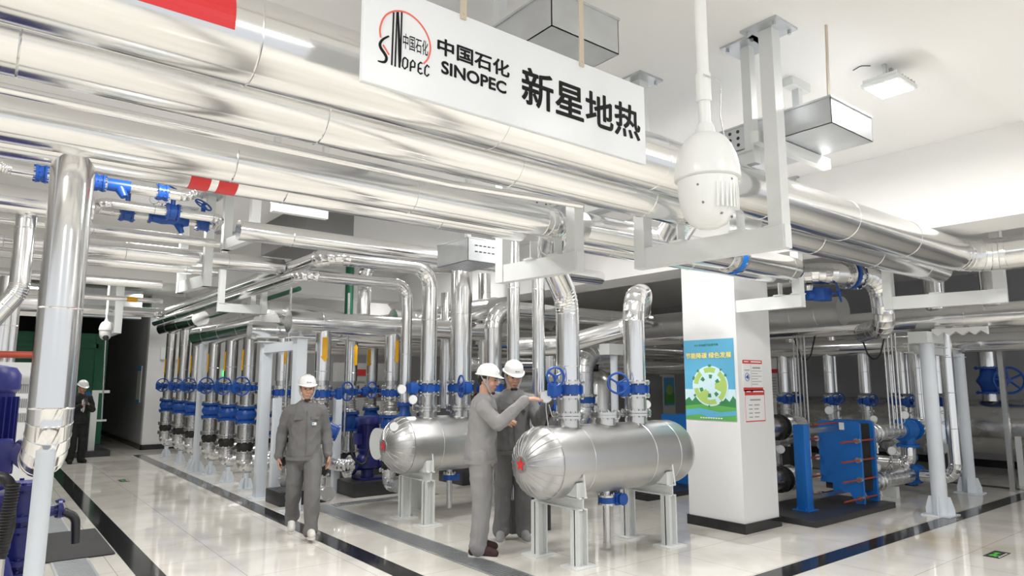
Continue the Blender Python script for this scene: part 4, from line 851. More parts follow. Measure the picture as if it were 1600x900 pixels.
G().tube([(x, y, 1.86), (x, y, 2.4)], .13, n=24, bead=.3).make('insulated_pipe', 'alu', fv); b = G().flange((x, y, 1.84), (0, 0, 1), .2, .03).flange((x, y, 1.42), (0, 0, 1), .2, .03).lathe((x, y, 1.42), (0, 0, 1), [(0, .11), (.1, .13), (.2, .19), (.3, .13), (.42, .11)], 24).cyl((x, y, 1.63), (x-.1, y-.27, 1.63), .06, n=14).make('gate_valve', 'blue', fv)
G().wheel((x-.12, y-.32, 1.63), (-.9, -.3, 0), .21, .02, 5).make('handwheel', 'blue', b); G().cyl((x, y, 1.28), (x, y, 1.42), .12, n=24).make('spool', 'steel', fv)
for k, (u, xx, h) in enumerate(((1587, 13.0, .75), (1572, 12.2, 2.1))):
    q = PX(u, 650, x=xx); tag(G().box((q.x-.035, q.y-.035, 0), (q.x+.035, q.y+.035, h)).make('steel_upright', 'wpaint' if k == 0 else 'steel'), 'short white leg in front of the dark vessel at far right' if k == 0 else 'thin steel upright at the far right edge', 'post')
# pipes hanging above the far right header
for k, (u, x, z0, z1, rr) in enumerate(((1462, 9.4, 2.5, 2.85, .12), (1552, 9.4, 2.5, 2.9, .12))):
    q = PX(u, 480, x=x); pipe('insulated_pipe', ('left' if k == 0 else 'right')+' pipe dropping into the long header below the far right hanger', [(x, q.y, z0), (x, q.y, 3.3)], rr, n=24, bead=0)
g = G()
for k in range(9):
    y = 3.36-.065*k; z = 2.21-.05*(k % 2); g.poly([(9.25, y, 2.25), (9.25, y-.065, 2.25), (9.25, y-.065, 2.21-.05*((k+1) % 2)), (9.25, y, z)], (.03+.02*(k % 3), 0, 0))
tag(g.make('plastic_wrap', 'plastic'), 'crumpled white plastic strip under the long header beside the front pole', 'wrap')
# wrapped duct at the top right corner
tag(G().sweep([(V((8.4, 1.0, 3.42)), V((0, 1, 0)), .3), (V((8.4, 1.6, 3.42)), V((0, 1, 0)), .28), (V((8.4, 2.3, 3.42)), V((0, 1, 0)), .14), (V((8.4, 2.6, 3.42)), V((0, 1, 0)), .06)], 24).make('wrapped_duct', 'foil'), 'foil wrapped duct end above the thickest pipe at far right', 'duct')
# ------------------------------------------------------------------ centre background: vessel, headers, pole with a box
q = PX(927, 620, y=8.3); vx = q.x
ve = thing('storage_vessel', 'upright dome topped vessel behind the front tank risers', 'tank', (vx, 8.3, 0)); G().lathe((vx, 8.3, 0), (0, 0, 1), [(.25, .36), (1.55, .36), (1.66, .33), (1.76, .25), (1.82, .14), (1.84, .02)], 40).make('shell', 'steel', ve)
G().flange((vx, 8.3, 1.92), (0, 0, 1), .16, .03).flange((vx, 8.3, 1.96), (0, 0, 1), .16, .03).cyl((vx, 8.3, 1.8), (vx, 8.3, 1.92), .1, n=20).make('top_flange', 'black', ve)
for k in range(3): a = k*2.1; G().box((vx+.28*math.cos(a)-.04, 8.3+.28*math.sin(a)-.04, 0), (vx+.28*math.cos(a)+.04, 8.3+.28*math.sin(a)+.04, .3)).make('leg', 'steel', ve)
q = PX(960, 600, y=7.0); o = G().cyl((q.x, 7, 0), (q.x, 7, 2.0), .055, n=18).make('support_pole', 'wpole'); G().box((q.x-.2, 6.9, 2.0), (q.x+.32, 7.1, 2.16)).make('cap_box', 'wpaint', o); tag(o, 'white pole with a box head behind the front tank', 'pole')
pipe('header_pipe', 'silver pipe crossing behind the gooseneck riser at centre', [(5.3, 9.9, 2.62), (8.4, 9.9, 2.62), (14, 9.9, 2.62)], .17, n=30)
pipe('header_pipe', 'dark pipe low behind the gooseneck riser', [(6.0, 9.0, 2.25), (11.4, 9.0, 2.25)], .2, n=30)
pipe('header_pipe', 'dark pipe lowest behind the gooseneck riser', [(6.0, 8.8, 1.88), (11.3, 8.8, 1.88)], .12, n=26)
pipe('header_pipe', 'bright silver pipe under the white beam behind the gooseneck riser', [(5.9, 7.9, 2.68), (5.9, 13.5, 2.68)], .16, n=30)
pipe('header_pipe', 'silver crosswise pipe behind the tall centre risers', [(4.6, 10.6, 2.35), (12, 10.6, 2.35)], .18, n=30)
pipe('insulated_pipe', 'dark elbow pipe dropping left of the column behind the poster', [(8.3, 7.6, 2.05), (7.36, 7.6, 2.05), (7.36, 7.6, .95), (6.8, 7.6, .95)], .17, 'alu2', bend=.3, n=30, bead=.4)
G().box((7.0, 7.5, 0), (7.1, 7.7, .80)).make('support', 'wpaint', bpy.data.objects[[o.name for o in bpy.data.objects if o.get('label', '').startswith('dark elbow pipe dropping')][0]])
wafer((7.36, 7.6, 1.33), (0, 0, 1), .16, bpy.data.objects[[o.name for o in bpy.data.objects if o.get('label', '').startswith('dark elbow pipe dropping')][0]])
pipe('insulated_pipe', 'short dark elbow pipe with a black ring behind the gooseneck riser', [(6.3, 8.0, 1.55), (7.0, 8.0, 1.55), (7.0, 8.0, 2.0)], .15, 'steel', bend=.2, n=26, bead=0)
G().torus((6.85, 8.0, 1.55), (1, 0, 0), .15, .03, 26, 8).make('black_ring', 'rubber', bpy.data.objects[[o.name for o in bpy.data.objects if o.get('label', '').startswith('short dark elbow')][0]])
q = PX(1027, 640, y=9.6); tag(G().box((q.x-.2, 9.6, 0), (q.x+.2, 10.0, 1.72), .01).make('control_cabinet', 'vent'), 'dark grey cabinet behind the front tank, left of the column', 'cabinet')
q = PX(1046, 612, y=11.5); r = thing('poster', 'small blue and green poster seen left of the column', 'poster', (q.x, 11.5, 1.3)); G().box((q.x-.2, 11.5, 1.0), (q.x+.2, 11.52, 1.72)).make('sheet', 'pblue', r); G().box((q.x-.2, 11.495, 1.05), (q.x+.2, 11.5, 1.32)).make('meadow', 'pgreen', r); G().cyl((q.x, 11.49, 1.4), (q.x, 11.5, 1.4), .13, n=20).make('wheel', 'plime', r); G().box((q.x-.25, 11.52, 0), (q.x+.25, 11.6, 1.8)).make('panel', 'wall', r)
r = thing('pressure_gauge', 'small gauge right of the front tank riser, before dark pipes', 'gauge', (5.75, 4.95, 1.36)); gauge((5.75, 4.95, 1.36), (-.6, -.8, 0), r, 'gauge_body', .05, [(5.75, 4.95, 1.18)])
# white cabinets on the back wall
for k, (u, w_) in enumerate(((608, .45), (640, .42), (668, .42))):
    q = PX(u, 650, y=14.6); r = thing('control_cabinet', ('left white cabinet', 'middle white cabinet', 'right white cabinet')[k]+' behind the yellow arrow risers', 'cabinet', (q.x, 14.6, 0), 'white cabinets at centre back')
    G().box((q.x-w_/2, 14.6, 0), (q.x+w_/2, 15.1, 1.15), .01).make('body', 'cab', r); G().box((q.x-w_/2+.03, 14.59, .08), (q.x+w_/2-.03, 14.6, 1.1)).make('door', 'paper', r); G().box((q.x+w_/2-.09, 14.58, .6), (q.x+w_/2-.07, 14.59, .72)).make('handle', 'dplastic', r)
for k, z in enumerate((1.31, .75)):
    tag(pipe('red_pipe', None, [(5.0, 13.2, z), (15.3, 13.2, z)], .03, 'rust', n=12, bead=0), ('upper' if k == 0 else 'lower')+' thin dark red pipe behind the yellow arrow risers', 'pipe')
tag(G().box((7.1, 14.95, 0), (7.3, 15.05, 1.62)).box((6.55, 14.9, 1.62), (7.9, 15.1, 2.05)).make('air_conditioner', 'cab'), 'pale wall unit with a red label between the arrow risers', 'unit')
tag(G().box((7.0, 14.88, 1.75), (7.3, 14.9, 1.9)).make('label_plate', 'pred'), 'small red label on the pale unit between the arrow risers', 'label')
# ------------------------------------------------------------------ left background rack
pipe('insulated_pipe', 'upper of two silver pipes crossing behind the far left vertical pipe', [(-7.95, 6.8, 3.09), (.68, 6.8, 3.09)], .118, bend=.2, n=28)
pipe('insulated_pipe', 'silver pipe ending in a joint with the pipe over the aisle', [(-7.95, 8.2, 3.0), (2.86, 8.2, 3.0)], .097, n=26, off=.7)
pipe('insulated_pipe', 'thinner silver pipe just under the one joining the aisle pipe', [(-7.95, 8.6, 2.93), (2.2, 8.6, 2.93)], .062, n=20)
pipe('insulated_pipe', 'long silver pipe crossing above the aisle pipe towards the shadowed tray', [(1.8, 6.4, 3.0), (6.555, 6.4, 3.0)], .094, n=26, off=.5)
pipe('insulated_pipe', 'upper pipe of the small rack left, close under the ceiling', [(-7.95, 7.8, 3.12), (2.0, 7.8, 3.12)], .05, n=18)
pipe('insulated_pipe', 'lowest thin silver pipe of the left rack', [(-7.95, 10.2, 2.92), (1.9, 10.2, 2.92)], .06, n=18)
pipe('insulated_pipe', 'thin pipe with a yellow band in the left rack', [(-7.95, 10.6, 2.74), (2.0, 10.6, 2.74)], .035, n=14)
G().cyl((1.55, 10.6, 2.74), (1.68, 10.6, 2.74), .037, n=14).make('yellow_band', 'yellow', bpy.data.objects[[o.name for o in bpy.data.objects if o.get('label', '').startswith('thin pipe with a yellow')][0]])
# bypass assembly with blue valves
by = thing('valve_bypass', 'small pipe loop with blue valves and handwheels at upper left', 'valve set', (1.4, 6.9, 3.2))
ya = 6.95
a, b, c_, d_ = PX(160, 318, y=ya), PX(345, 340, y=ya), PX(170, 326, y=ya+.25), PX(340, 352, y=ya+.25)
z1_, z2_ = (a.z+b.z)/2, (PX(255, 342, y=ya+.25).z)
G().tube([(a.x-.02, ya+.25, z2_), (a.x-.02, ya, z1_), (b.x, ya, z1_), (b.x+.02, ya+.25, z2_)], .045, .09, 18, 4, .5).make('upper_pipe', 'alu', by)
G().tube([(a.x-.5, ya+.25, z2_), (b.x+.02, ya+.25, z2_)], .036, .09, 16, 4, .4).make('lower_pipe', 'steel', by)
def smallvalve(x, y, z, r, wheel=True):
    b = G().flange((x-.045, y, z), (1, 0, 0), r*1.5, .018, 6, .006).flange((x+.045, y, z), (1, 0, 0), r*1.5, .018, 6, .006).cyl((x-.03, y, z), (x+.03, y, z), r*1.3, n=18).cyl((x, y, z), (x, y, z+.19), .022, n=10).make('valve', 'blue', by)
    if wheel: G().wheel((x, y, z+.2), (.3, -.5, .6), .085, .009).make('handwheel', 'blue', b)
smallvalve(PX(270, 325, y=ya).x, ya, z1_, .055)
for u, wh in ((198, False), (317, True)): smallvalve(PX(u, 335, y=ya+.25).x, ya+.25, z2_, .05, wh)
x0_, x1_ = PX(232, 335, y=ya+.25).x, PX(288, 335, y=ya+.25).x
g = G().lathe((x0_, ya+.25, z2_), (1, 0, 0), [(0, .06), (.02, .06), (.03, .042), (.12, .055), (.2, .045), (.28, .055), (.36, .042), (x1_-x0_-.02, .06), (x1_-x0_, .06)], 18); g.cyl(((x0_+x1_)/2+.1, ya+.25, z2_-.02), ((x0_+x1_)/2+.14, ya+.22, z2_-.12), .04, .025, n=14); g.make('strainer', 'blue', by)
r0 = PX(205, 300, y=ya+.2); G().wheel((r0.x, ya+.3, z2_+.27), (.2, -.5, .7), .09, .009).cyl((r0.x, ya+.3, z2_), (r0.x, ya+.3, z2_+.27), .015, n=8).make('handwheel', 'blue', by)
for u in (241, 254): q = PX(u, 312, y=ya+.15); gauge(q, (-.2, -1, -.2), by, 'gauge', .042, [(q.x, q.y+.05, z1_)])
# second bypass above, just under the banded pipe
b2 = thing('valve_bypass', 'upper pipe with blue strainer seen just under the banded pipe at left', 'valve set', (1, 6.0, 3.35)); yb = 6.0
p0, p1 = PX(-20, 262, y=yb), PX(300, 300, y=yb); zz = PX(170, 288, y=yb).z
G().tube([(p0.x-.3, yb, zz+.25), (p0.x+.1, yb, zz), (p1.x, yb, zz), (p1.x+.1, yb+.2, zz+.25)], .045, .12, 18, 5, .4).make('pipe', 'alu', b2)
for u in (63, 155, 255): x = PX(u, 285, y=yb).x; G().flange((x-.028, yb, zz), (1, 0, 0), .068, .014, 8, .005).flange((x+.028, yb, zz), (1, 0, 0), .068, .014, 8, .005).cyl((x-.02, yb, zz), (x+.02, yb, zz), .06, n=18).make('valve', 'blue', b2)
x = PX(186, 285, y=yb).x; G().cyl((x-.08, yb, zz), (x+.08, yb, zz), .05, n=18).cyl((x, yb, zz), (x+.04, yb-.03, zz-.09), .048, .028, n=16).make('strainer', 'blue', b2)
# hangers of the left rack
hanger('white hanger at upper left beside the small valve loop', (2.05, 6.75), (1.98, 7.45), 3.10, w_=.1, d=.08)
hanger('white hanger at left further down, under the two crossing pipes', (1.95, 8.05), (1.86, 8.85), 2.80, w_=.1, d=.1)
hanger('white hanger with a square loop over the aisle pipes', (2.62, 9.95), (3.21, 9.95), 2.70, w_=.09, d=.09, shoes=((.75, .1, 2.95),))
hanger('pale double post hanger near the small far dome camera', (2.02, 14.6), (2.02, 15.6), 2.70, w_=.14, d=.14)
tag(G().box((2.9, 7.6, 3.3), (3.5, 9.2, 3.72)).make('duct_panel', 'vent'), 'dark grey duct panel high above the aisle pipes', 'duct')
tag(G().box((1.78, 5.4, 2.98), (2.25, 5.46, 3.08)).bar((1.80, 5.43, 3.05), (1.80, 5.43, CE), .05, .05).bar((2.22, 5.43, 3.05), (2.22, 5.43, CE), .05, .05).make('strut_frame', 'wpaint'), 'cream strut frame under the banded pipe at top centre', 'strut')
struct(G().box((-8, 12.0, 3.2), (6.56, 12.5, CE)).make('ceiling_beam', 'ceil'))
# vertical pipes at far left
o = pipe('insulated_pipe', 'jointed vertical silver pipe left of the thick far left one', [(.22, 6.9, 2.98), (.22, 6.9, 2.35), (.0, 6.9, 2.0), (-.02, 6.9, 1.75), (.0, 6.9, 1.55)], .075, bend=.2, n=22, bead=.4, off=.1)
for k, (u, rr) in enumerate(((8, .07), (20, .05))):
    q = PX(u, 500, y=8.0); pipe('insulated_pipe', ('thicker' if k == 0 else 'thinner')+' straight vertical pipe at the left picture edge', [(q.x, 8, 1.78), (q.x, 8, 2.6)], rr, n=20, bead=.3)
pipe('insulated_pipe', 'wide silver pipe low across the far left edge', [(-7.95, 9.0, 2.46), (.75, 9.0, 2.46)], .15, n=26)
tag(pipe('red_pipe', None, [(-7.95, 7.4, 1.84), (.5, 7.4, 1.84)], .03, 'rust', n=12, bead=0), 'dark red brown pipe above the cabinet at far left', 'pipe')
# control cabinet at left
cb = thing('control_cabinet', 'pale grey control cabinet with vents at far left', 'cabinet', (-.4, 7.9, 0)); G().box((-1.6, 7.7, 0), (.5, 8.3, 1.78), .01).make('body', 'cab', cb)
for k in range(3):
    g = G()
    for j in range(6): g.box((.30+j*.016, 7.693, 1.50-k*.13), (.309+j*.016, 7.70, 1.58-k*.13))
    g.make('vent_slots', 'vent', cb)
G().box((.40, 7.68, 1.02), (.45, 7.70, 1.17)).make('latch', 'steel', cb)
g = G()
for j in range(10): g.box((.16+j*.02, 7.693, .2), (.17+j*.02, 7.70, .32))
g.make('lower_vent', 'vent', cb); G().box((.13, 7.69, .1), (.135, 7.70, 1.72)).make('door_seam', 'vent', cb)
# large navy pump set at far left
lp = thing('pump_set', 'large navy vertical pump at the far left edge', 'pump', (-.05, 4.7, 0)); x, y = .03, 4.75
g = G().lathe((x, y, 1.02), (0, 0, 1), [(0, .15), (.04, .17), (.06, .155), (.52, .155), (.54, .175), (.62, .175), (.66, .15), (.68, .05)], 28)
for k in range(28): a = 2*math.pi*k/28; d = V((math.cos(a), math.sin(a), 0)); g.bar(V((x, y, 1.1))+d*.155, V((x, y, 1.52))+d*.155, .006, .04, d)
g.make('motor', 'navy', lp); G().box((x+.04, y-.24, 1.12), (x+.16, y-.12, 1.30), .02).make('terminal_box', 'navy', lp)
g = G().cyl((x, y, .7), (x, y, 1.02), .1, n=20).flange((x, y, .98), (0, 0, 1), .2, .04, 10, .016).flange((x, y, .72), (0, 0, 1), .2, .04, 10, .016)
for k in range(4): a = k*math.pi/2+.4; g.bar((x+.15*math.cos(a), y+.15*math.sin(a), .72), (x+.15*math.cos(a), y+.15*math.sin(a), .98), .04, .04)
g.lathe((x, y, .3), (0, 0, 1), [(0, .12), (.06, .2), (.2, .24), (.34, .2), (.42, .12)], 26).box((x-.25, y-.25, .06), (x+.25, y+.25, .3), .03); g.make('pump_body', 'navy', lp)
G().box((x-.35, y-.4, 0), (x+.35, y+.4, .06)).make('base', 'black', lp)
x2, y2 = .28, 5.15
g = G()
for k, z in enumerate((.98, .80, .74, .55, .48, .28, .20)): g.flange((x2, y2, z), (0, 0, 1), .15, .03, 10, .014)
g.lathe((x2, y2, .1), (0, 0, 1), [(0, .1), (.12, .1), (.25, .13), (.42, .1), (.55, .13), (.7, .1), (.9, .1)], 24); g.tube([(x2, y2, .2), (x2, y2, .12), (x2+.03, y2-.5, .12)], .09, .1, 18, 4, 0, True, False).make('valve_column', 'navy', lp)
G().cyl((x2, y2, .78), (x2+.22, y2+.02, .82), .03, n=12).flange((x2+.2, y2+.02, .82), (1, 0, 0), .06, .02, 6, .006).make('side_stub', 'navy', lp); G().tube([(x2+.22, y2+.02, .80), (x2+.29, y2+.02, .76), (x2+.30, y2+.02, .60)], .026, .07, 12, 5, 0, True, False).make('lever_handle', 'dplastic', lp)
ho = thing('flexible_hose', 'black corrugated hose ending in a steel tube before the navy pump', 'hose', (.06, 4.2, 0))
pts = [(.08, 4.35, 1.15), (.185, 4.22, 1.12), (.19, 4.2, .9), (.165, 4.2, .76)]
g = G().tube(pts, .026, .08, 14, 6, 0, True, False)
for k in range(24): z = .78+k*.014; g.torus((.167+.001*k, 4.2, z), (0, 0, 1), .026, .006, 14, 6)
g.make('hose', 'rubber', ho); G().cyl((.165, 4.2, .0), (.165, 4.2, .78), .022, n=16).make('steel_tube', 'steel', ho)
# ------------------------------------------------------------------ far left background: container, boxes, far camera
gc = thing('green_container', 'dark green container at the end of the aisle behind the black clad person', 'container', (1.2, 19.2, 0))
G().box((-1.0, 18.9, .15), (2.45, 20.8, 2.75)).make('body', 'green', gc)
for k in range(6): G().box((-.9+k*.62, 18.86, .2), (-.85+k*.62, 18.9, 2.7)).make('rib', 'green', gc)
G().box((-1.0, 18.86, 2.4), (2.45, 18.9, 2.5)).make('rail', 'green', gc); G().box((-1.0, 18.7, 0), (2.5, 20.8, .15)).make('plinth', 'black', gc)
pipe('green_pipe', 'green pipe crossing high above the aisle at the far end', [(-7.95, 17.4, 3.30), (3.2, 17.4, 3.25)], .06, 'green', n=16, bead=0)
q = PX(545, 480, y=10.6); pipe('green_pipe', 'green vertical pipe among the headers at centre', [(q.x, 10.6, 2.5), (q.x, 10.6, CE)], .07, 'green', n=16, bead=0)
pipe('green_pipe', 'thin green pipe slanting under the aisle pipes', [(3.6, 9.6, 2.95), (3.6, 14.5, 2.90)], .035, 'green', n=14, bead=0)
tag(G().box((-.5, 17.0, 3.0), (2.8, 17.3, 3.62)).make('air_duct', 'galv'), 'galvanised duct high above the far end of the aisle', 'duct')
q = PX(165, 518, y=14.0); d2 = dome('small far dome camera hanging over the left side of the aisle', (q.x, 14.0), q.z+.02, 1.0, face=(-.05, -1)); G().lathe((q.x, 14.0-.07, q.z-.11), (0, -1, -.4), [(0, .05), (.03, .045), (.04, .03)], 16).make('lens', 'glass', d2)
a, b = PX(165, 531, y=14.0), PX(159, 655, y=14.0); tag(G().cyl(a, b, .013, n=10).make('hanging_rod', 'steel'), 'thin hanging steel rod below the small far dome camera', 'rod')
ff = thing('equipment_stand', 'small white stand before the green container', 'stand', (2.1, 17.6, 0)); G().box((2.05, 17.55, .12), (2.17, 17.65, 1.42)).make('post', 'wpaint', ff); G().box((2.17, 17.55, 1.36), (2.38, 17.65, 1.42)).make('arm', 'wpaint', ff); G().box((2.17, 17.55, .74), (2.36, 17.65, .78)).make('arm', 'wpaint', ff); G().box((1.3, 17.3, 0), (2.45, 17.9, .12)).make('plinth', 'black', ff)
r = thing('pressure_gauge', 'white gauge with a blue top beside the black clad person', 'gauge', (1.82, 17.2, 1.1)); gauge((1.82, 17.2, 1.12), (-.1, -1, 0), r, 'gauge_body', .07, [(1.82, 17.3, .12)]); G().box((1.74, 17.2, 1.25), (1.98, 17.3, 1.38)).make('blue_box', 'blue', r)
r = thing('notice_board', 'tall blue and white notice on the corridor corner of the white wall', 'notice board', (3.232, 19.25, 1.2)); G().box((3.225, 19.0, 1.1), (3.24, 19.5, 2.0)).make('sheet', 'paper', r); G().box((3.22, 19.0, 1.88), (3.225, 19.5, 2.0)).make('blue_header', 'pblue', r); G().box((3.22, 19.0, 1.1), (3.225, 19.5, 1.17)).make('blue_footer', 'pblue', r)
tag(G().box((3.5, 18.33, 2.15), (4.1, 18.4, 2.45), .01).make('emergency_light', 'plastic'), 'small white emergency light on the far white wall', 'lamp')
tag(G().box((5.0, 18.36, 1.75), (5.2, 18.39, 1.9)).make('green_indicator', 'led_g'), 'tiny green lit sign between the aisle risers', 'sign')
# floor exit stickers
def sticker(x, y, rot, label, s=1.):
    r = thing('floor_sticker', label, 'floor sticker', (x, y, 0), 'emergency exit stickers on the floor'); mx = Matrix.Translation((x, y, 0)) @ Matrix.Rotation(rot, 4, 'Z')
    G().box((-.16*s, -.065*s, 0), (.16*s, .065*s, .0025), mx=mx).make('sheet', 'dplastic', r, flat=True); g = G()
    for poly in ([(-.03, .0), (.05, .0), (.05, -.02), (.085, .012), (.05, .045), (.05, .025), (-.03, .025)],): g.poly([mx @ V((a*s, b*s, .0025)) for a, b in poly], (0, 0, .001))
    g.poly([mx @ V((a*s, b*s, .0025)) for a, b in [(-.10, .03), (-.075, .045), (-.04, .03), (-.05, .0), (-.03, -.03), (-.05, -.035), (-.075, -.01), (-.10, -.03), (-.12, -.02), (-.09, .005)]], (0, 0, .001)); g.make('running_man_arrow', 'exitg', r, flat=True)
    g = G()
    for k in range(4): g.box((-.12*s+k*.06*s, -.055*s, .0025), (-.08*s+k*.06*s, -.042*s, .0035), mx=mx)
    g.make('lettering', 'paper', r, flat=True)
sticker(7.66, 2.39, 0, 'black and green exit sticker on the floor at lower right')
sticker(2.05, 12.9, math.pi/2, 'black and green exit sticker on the aisle floor at left')
for x, y, z, e in GLOW:  # added fill points with no fitting, lightening the ceiling
    l = bpy.data.lights.new('ceiling_fill', 'POINT'); l.energy = e; l.shadow_soft_size = .16; l.color = (1, .985, .96)
    o = bpy.data.objects.new('ceiling_fill', l); COL.objects.link(o); o.location = (x, y, z)
# ------------------------------------------------------------------ people
def solidify(g, name, m, parent, vox=.009, it=3, amp=0., freq=9., stretch=(1, 1, .6), cut=None):
    """fuse the overlapping solids of g into one continuous skin"""
    o = g.make(name, m, parent); md = o.modifiers.new('r', 'REMESH'); md.mode = 'VOXEL'; md.voxel_size = vox
    sm = o.modifiers.new('s', 'SMOOTH'); sm.factor = .5; sm.iterations = it
    dg = bpy.context.evaluated_depsgraph_get(); dg.update(); me = bpy.data.meshes.new_from_object(o.evaluated_get(dg))
    o.modifiers.clear(); old = o.data; o.data = me; bpy.data.meshes.remove(old)
    if not me.materials: me.materials.append(M[m])
    if amp:
        ns = [q.normal.copy() for q in me.vertices]
        for q, n_ in zip(me.vertices, ns):
            p = V((q.co.x*stretch[0], q.co.y*stretch[1], q.co.z*stretch[2]))*freq
            q.co += n_*amp*(.6*noise.noise(p)+.9*(abs(noise.noise(p*1.3+V((5, 2, 1))))**.7-.45)*-1+.35*noise.noise(p*2.6+V((3, 1, 7))))
    me.polygons.foreach_set('use_smooth', [True]*len(me.polygons)); me.update(); return o
def limb(g, pts, rs):
    for i in range(len(pts)-1): g.cone(pts[i], pts[i+1], rs[i], rs[i+1])
def hand(g, wrist, d, palm_n, thumb_side, curl=.5, s=1.):
    """palm, four unequal fingers in two bends and a thumb leaving the side of the palm; d = pointing direction, palm_n = out of the palm"""
    wrist = V(wrist); d = V(d).normalized(); n_ = V(palm_n); n_ = (n_-d*n_.dot(d)).normalized(); sd = d.cross(n_)*thumb_side
    knu = wrist+d*.088*s
    for k in range(4):
        off = (.030-.020*k)*s; g.cone(wrist+sd*off*.55, knu+sd*off-d*(.006*abs(k-1))*s, .0155*s, .0125*s)
    ln = (.068, .076, .070, .054)
    for k in range(4):
        off = (.030-.020*k)*s; p = knu+sd*off-d*(.006*abs(k-1))*s; dd = d; L_ = ln[k]*s
        for j, (fr, rr0, rr1) in enumerate(((.45, .0098, .0092), (.32, .0092, .0085), (.23, .0085, .0072))):
            a = curl*(.55 if j == 0 else .9)*(1+.12*k); dd = (dd*math.cos(a)+n_*math.sin(a)).normalized(); nn = (n_*math.cos(a)-dd*0).normalized(); n2 = (n_-dd*n_.dot(dd)); 
            q = p+dd*L_*fr; g.cone(p, q, rr0*s, rr1*s, 8); p = q
    b = wrist+sd*.026*s+d*.028*s; t1 = (d*.55+sd*.75+n_*.35).normalized(); p = b+t1*.042*s; g.cone(b, p, .0135*s, .0115*s, 8)
    t2 = (d*.9+sd*.15+n_*.45).normalized(); g.cone(p, p+t2*.032*s, .0108*s, .0085*s, 8)
def person(label, loc, yaw, J, head_yaw=0., head_pitch=0., cloth='cloth', shoes=('shoe_b', 'shoe_w'), hands=None, h=1.0, badge=False, phone=None, mouth=True):
    """J: joints in the person's own frame (forward, left, up); yaw = facing direction in the plan"""
    r = thing('person', label, 'person', loc); cy, sy = math.cos(yaw), math.sin(yaw); base = V(loc)
    def W(p): p = V(p)*h; return base+V((cy*p.x-sy*p.y, sy*p.x+cy*p.y, p.z))
    def D(p): p = V(p); return V((cy*p.x-sy*p.y, sy*p.x+cy*p.y, p.z))
    hipc = V(J['pelvis']); nb = V(J['neck']); hd = V(J['head'])
    Rh = Matrix.Rotation(yaw+head_yaw, 3, 'Z') @ Matrix.Rotation(head_pitch, 3, 'Y')
    HC = W(hd)
    def Hd(p): return HC+Rh @ (V(p)*h)
    g = G(); K = h
    # head: skull, jaw, cheeks, nose, ears, neck
    g.ell(Hd((0, 0, .03)), (.093*K, .074*K, .098*K), Rh); g.ell(Hd((.022, 0, -.035)), (.066*K, .058*K, .078*K), Rh); g.ell(Hd((.048, 0, -.088)), (.030*K, .032*K, .026*K), Rh)
    for s_ in (-1, 1):
        g.ell(Hd((.058, s_*.034, -.025)), (.028*K, .026*K, .03*K), Rh); g.ell(Hd((-.008, s_*.076, -.008)), (.02*K, .008*K, .031*K), Rh); g.cone(Hd((.080, s_*.048, .032)), Hd((.090, s_*.014, .033)), .009*K, .009*K, 8)
    g.cone(Hd((.088, 0, .018)), Hd((.105, 0, -.022)), .0085*K, .0135*K, 8); g.cone(Hd((.083, -.017, -.06)), Hd((.083, .017, -.06)), .0095*K, .0095*K, 8)
    for s_ in (-1, 1): g.ell(Hd((.096, s_*.012, -.024)), (.009*K, .009*K, .008*K), Rh)
    g.cone(Hd((-.02, 0, -.06)), W(nb-V((0, 0, .03))), .054*K, .060*K)
    g.cone(W(nb-V((0, 0, .04))), W(hipc+V((0, 0, .05))), .085*K, .095*K)
    for sname, s_ in (('L', 1), ('R', -1)):
        sh, el, wr = V(J['shoulder'+sname]), V(J['elbow'+sname]), V(J['wrist'+sname]); hp, kn, an = V(J['hip'+sname]), V(J['knee'+sname]), V(J['ankle'+sname])
        limb(g, [W(nb-V((0, 0, .06))), W(sh), W(el), W(wr)], [.05*K, .042*K, .036*K, .026*K]); limb(g, [W(hipc), W(hp), W(kn), W(an)], [.085*K, .07*K, .05*K, .036*K])
        limb(g, [W(an), W(V(J['toe'+sname]))], [.036*K, .026*K])
        hh = hands[sname]; hand(g, W(wr), D(hh[0]), D(hh[1]), hh[2], hh[3], K*1.02)
    body = solidify(g, 'body', 'skin', r, .0062, 2)
    # face details
    g = G()
    for s_ in (-1, 1): g.ell(Hd((.0875, s_*.031, .014)), (.006*K, .013*K, .0048*K), Rh, 10, 6); g.cone(Hd((.089, s_*.049, .036)), Hd((.0985, s_*.016, .039)), .0042*K, .005*K, 6)
    g.make('eyes_and_brows', 'hair', body)
    g = G().cone(Hd((.0905, -.018, -.0595)), Hd((.0905, .018, -.0595)), .0045*K, .0045*K, 6); g.make('lips', 'lip', body)
    # hair under the helmet
    g = G()
    for s_ in (-1, 1): g.ell(Hd((-.015, s_*.060, .028)), (.055*K, .0195*K, .042*K), Rh)
    g.ell(Hd((-.062, 0, .0)), (.04*K, .062*K, .06*K), Rh); g.ell(Hd((0, 0, .07)), (.096*K, .077*K, .062*K), Rh); solidify(g, 'hair', 'hair', r, .008, 2)
    # helmet: dome, ridge, brim, chin strap
    vs = G(); rings = []
    for z, a, b in ((.050, .121, .100), (.056, .121, .100), (.073, .118, .098), (.097, .113, .094), (.12, .103, .087), (.141, .084, .072), (.155, .059, .051), (.163, .029, .027), (.165, .002, .002)): rings.append((z, a, b))
    n_ = 32; P = []
    for z, a, b in rings: P += [Hd((a*math.cos(2*math.pi*k/n_)-.004, b*math.sin(2*math.pi*k/n_), z)) for k in range(n_)]
    m_ = len(rings); F = [(i*n_+k, i*n_+(k+1) % n_, (i+1)*n_+(k+1) % n_, (i+1)*n_+k) for i in range(m_-1) for k in range(n_)]
    vs.add(P, F+[list(range(n_-1, -1, -1))]); br = []
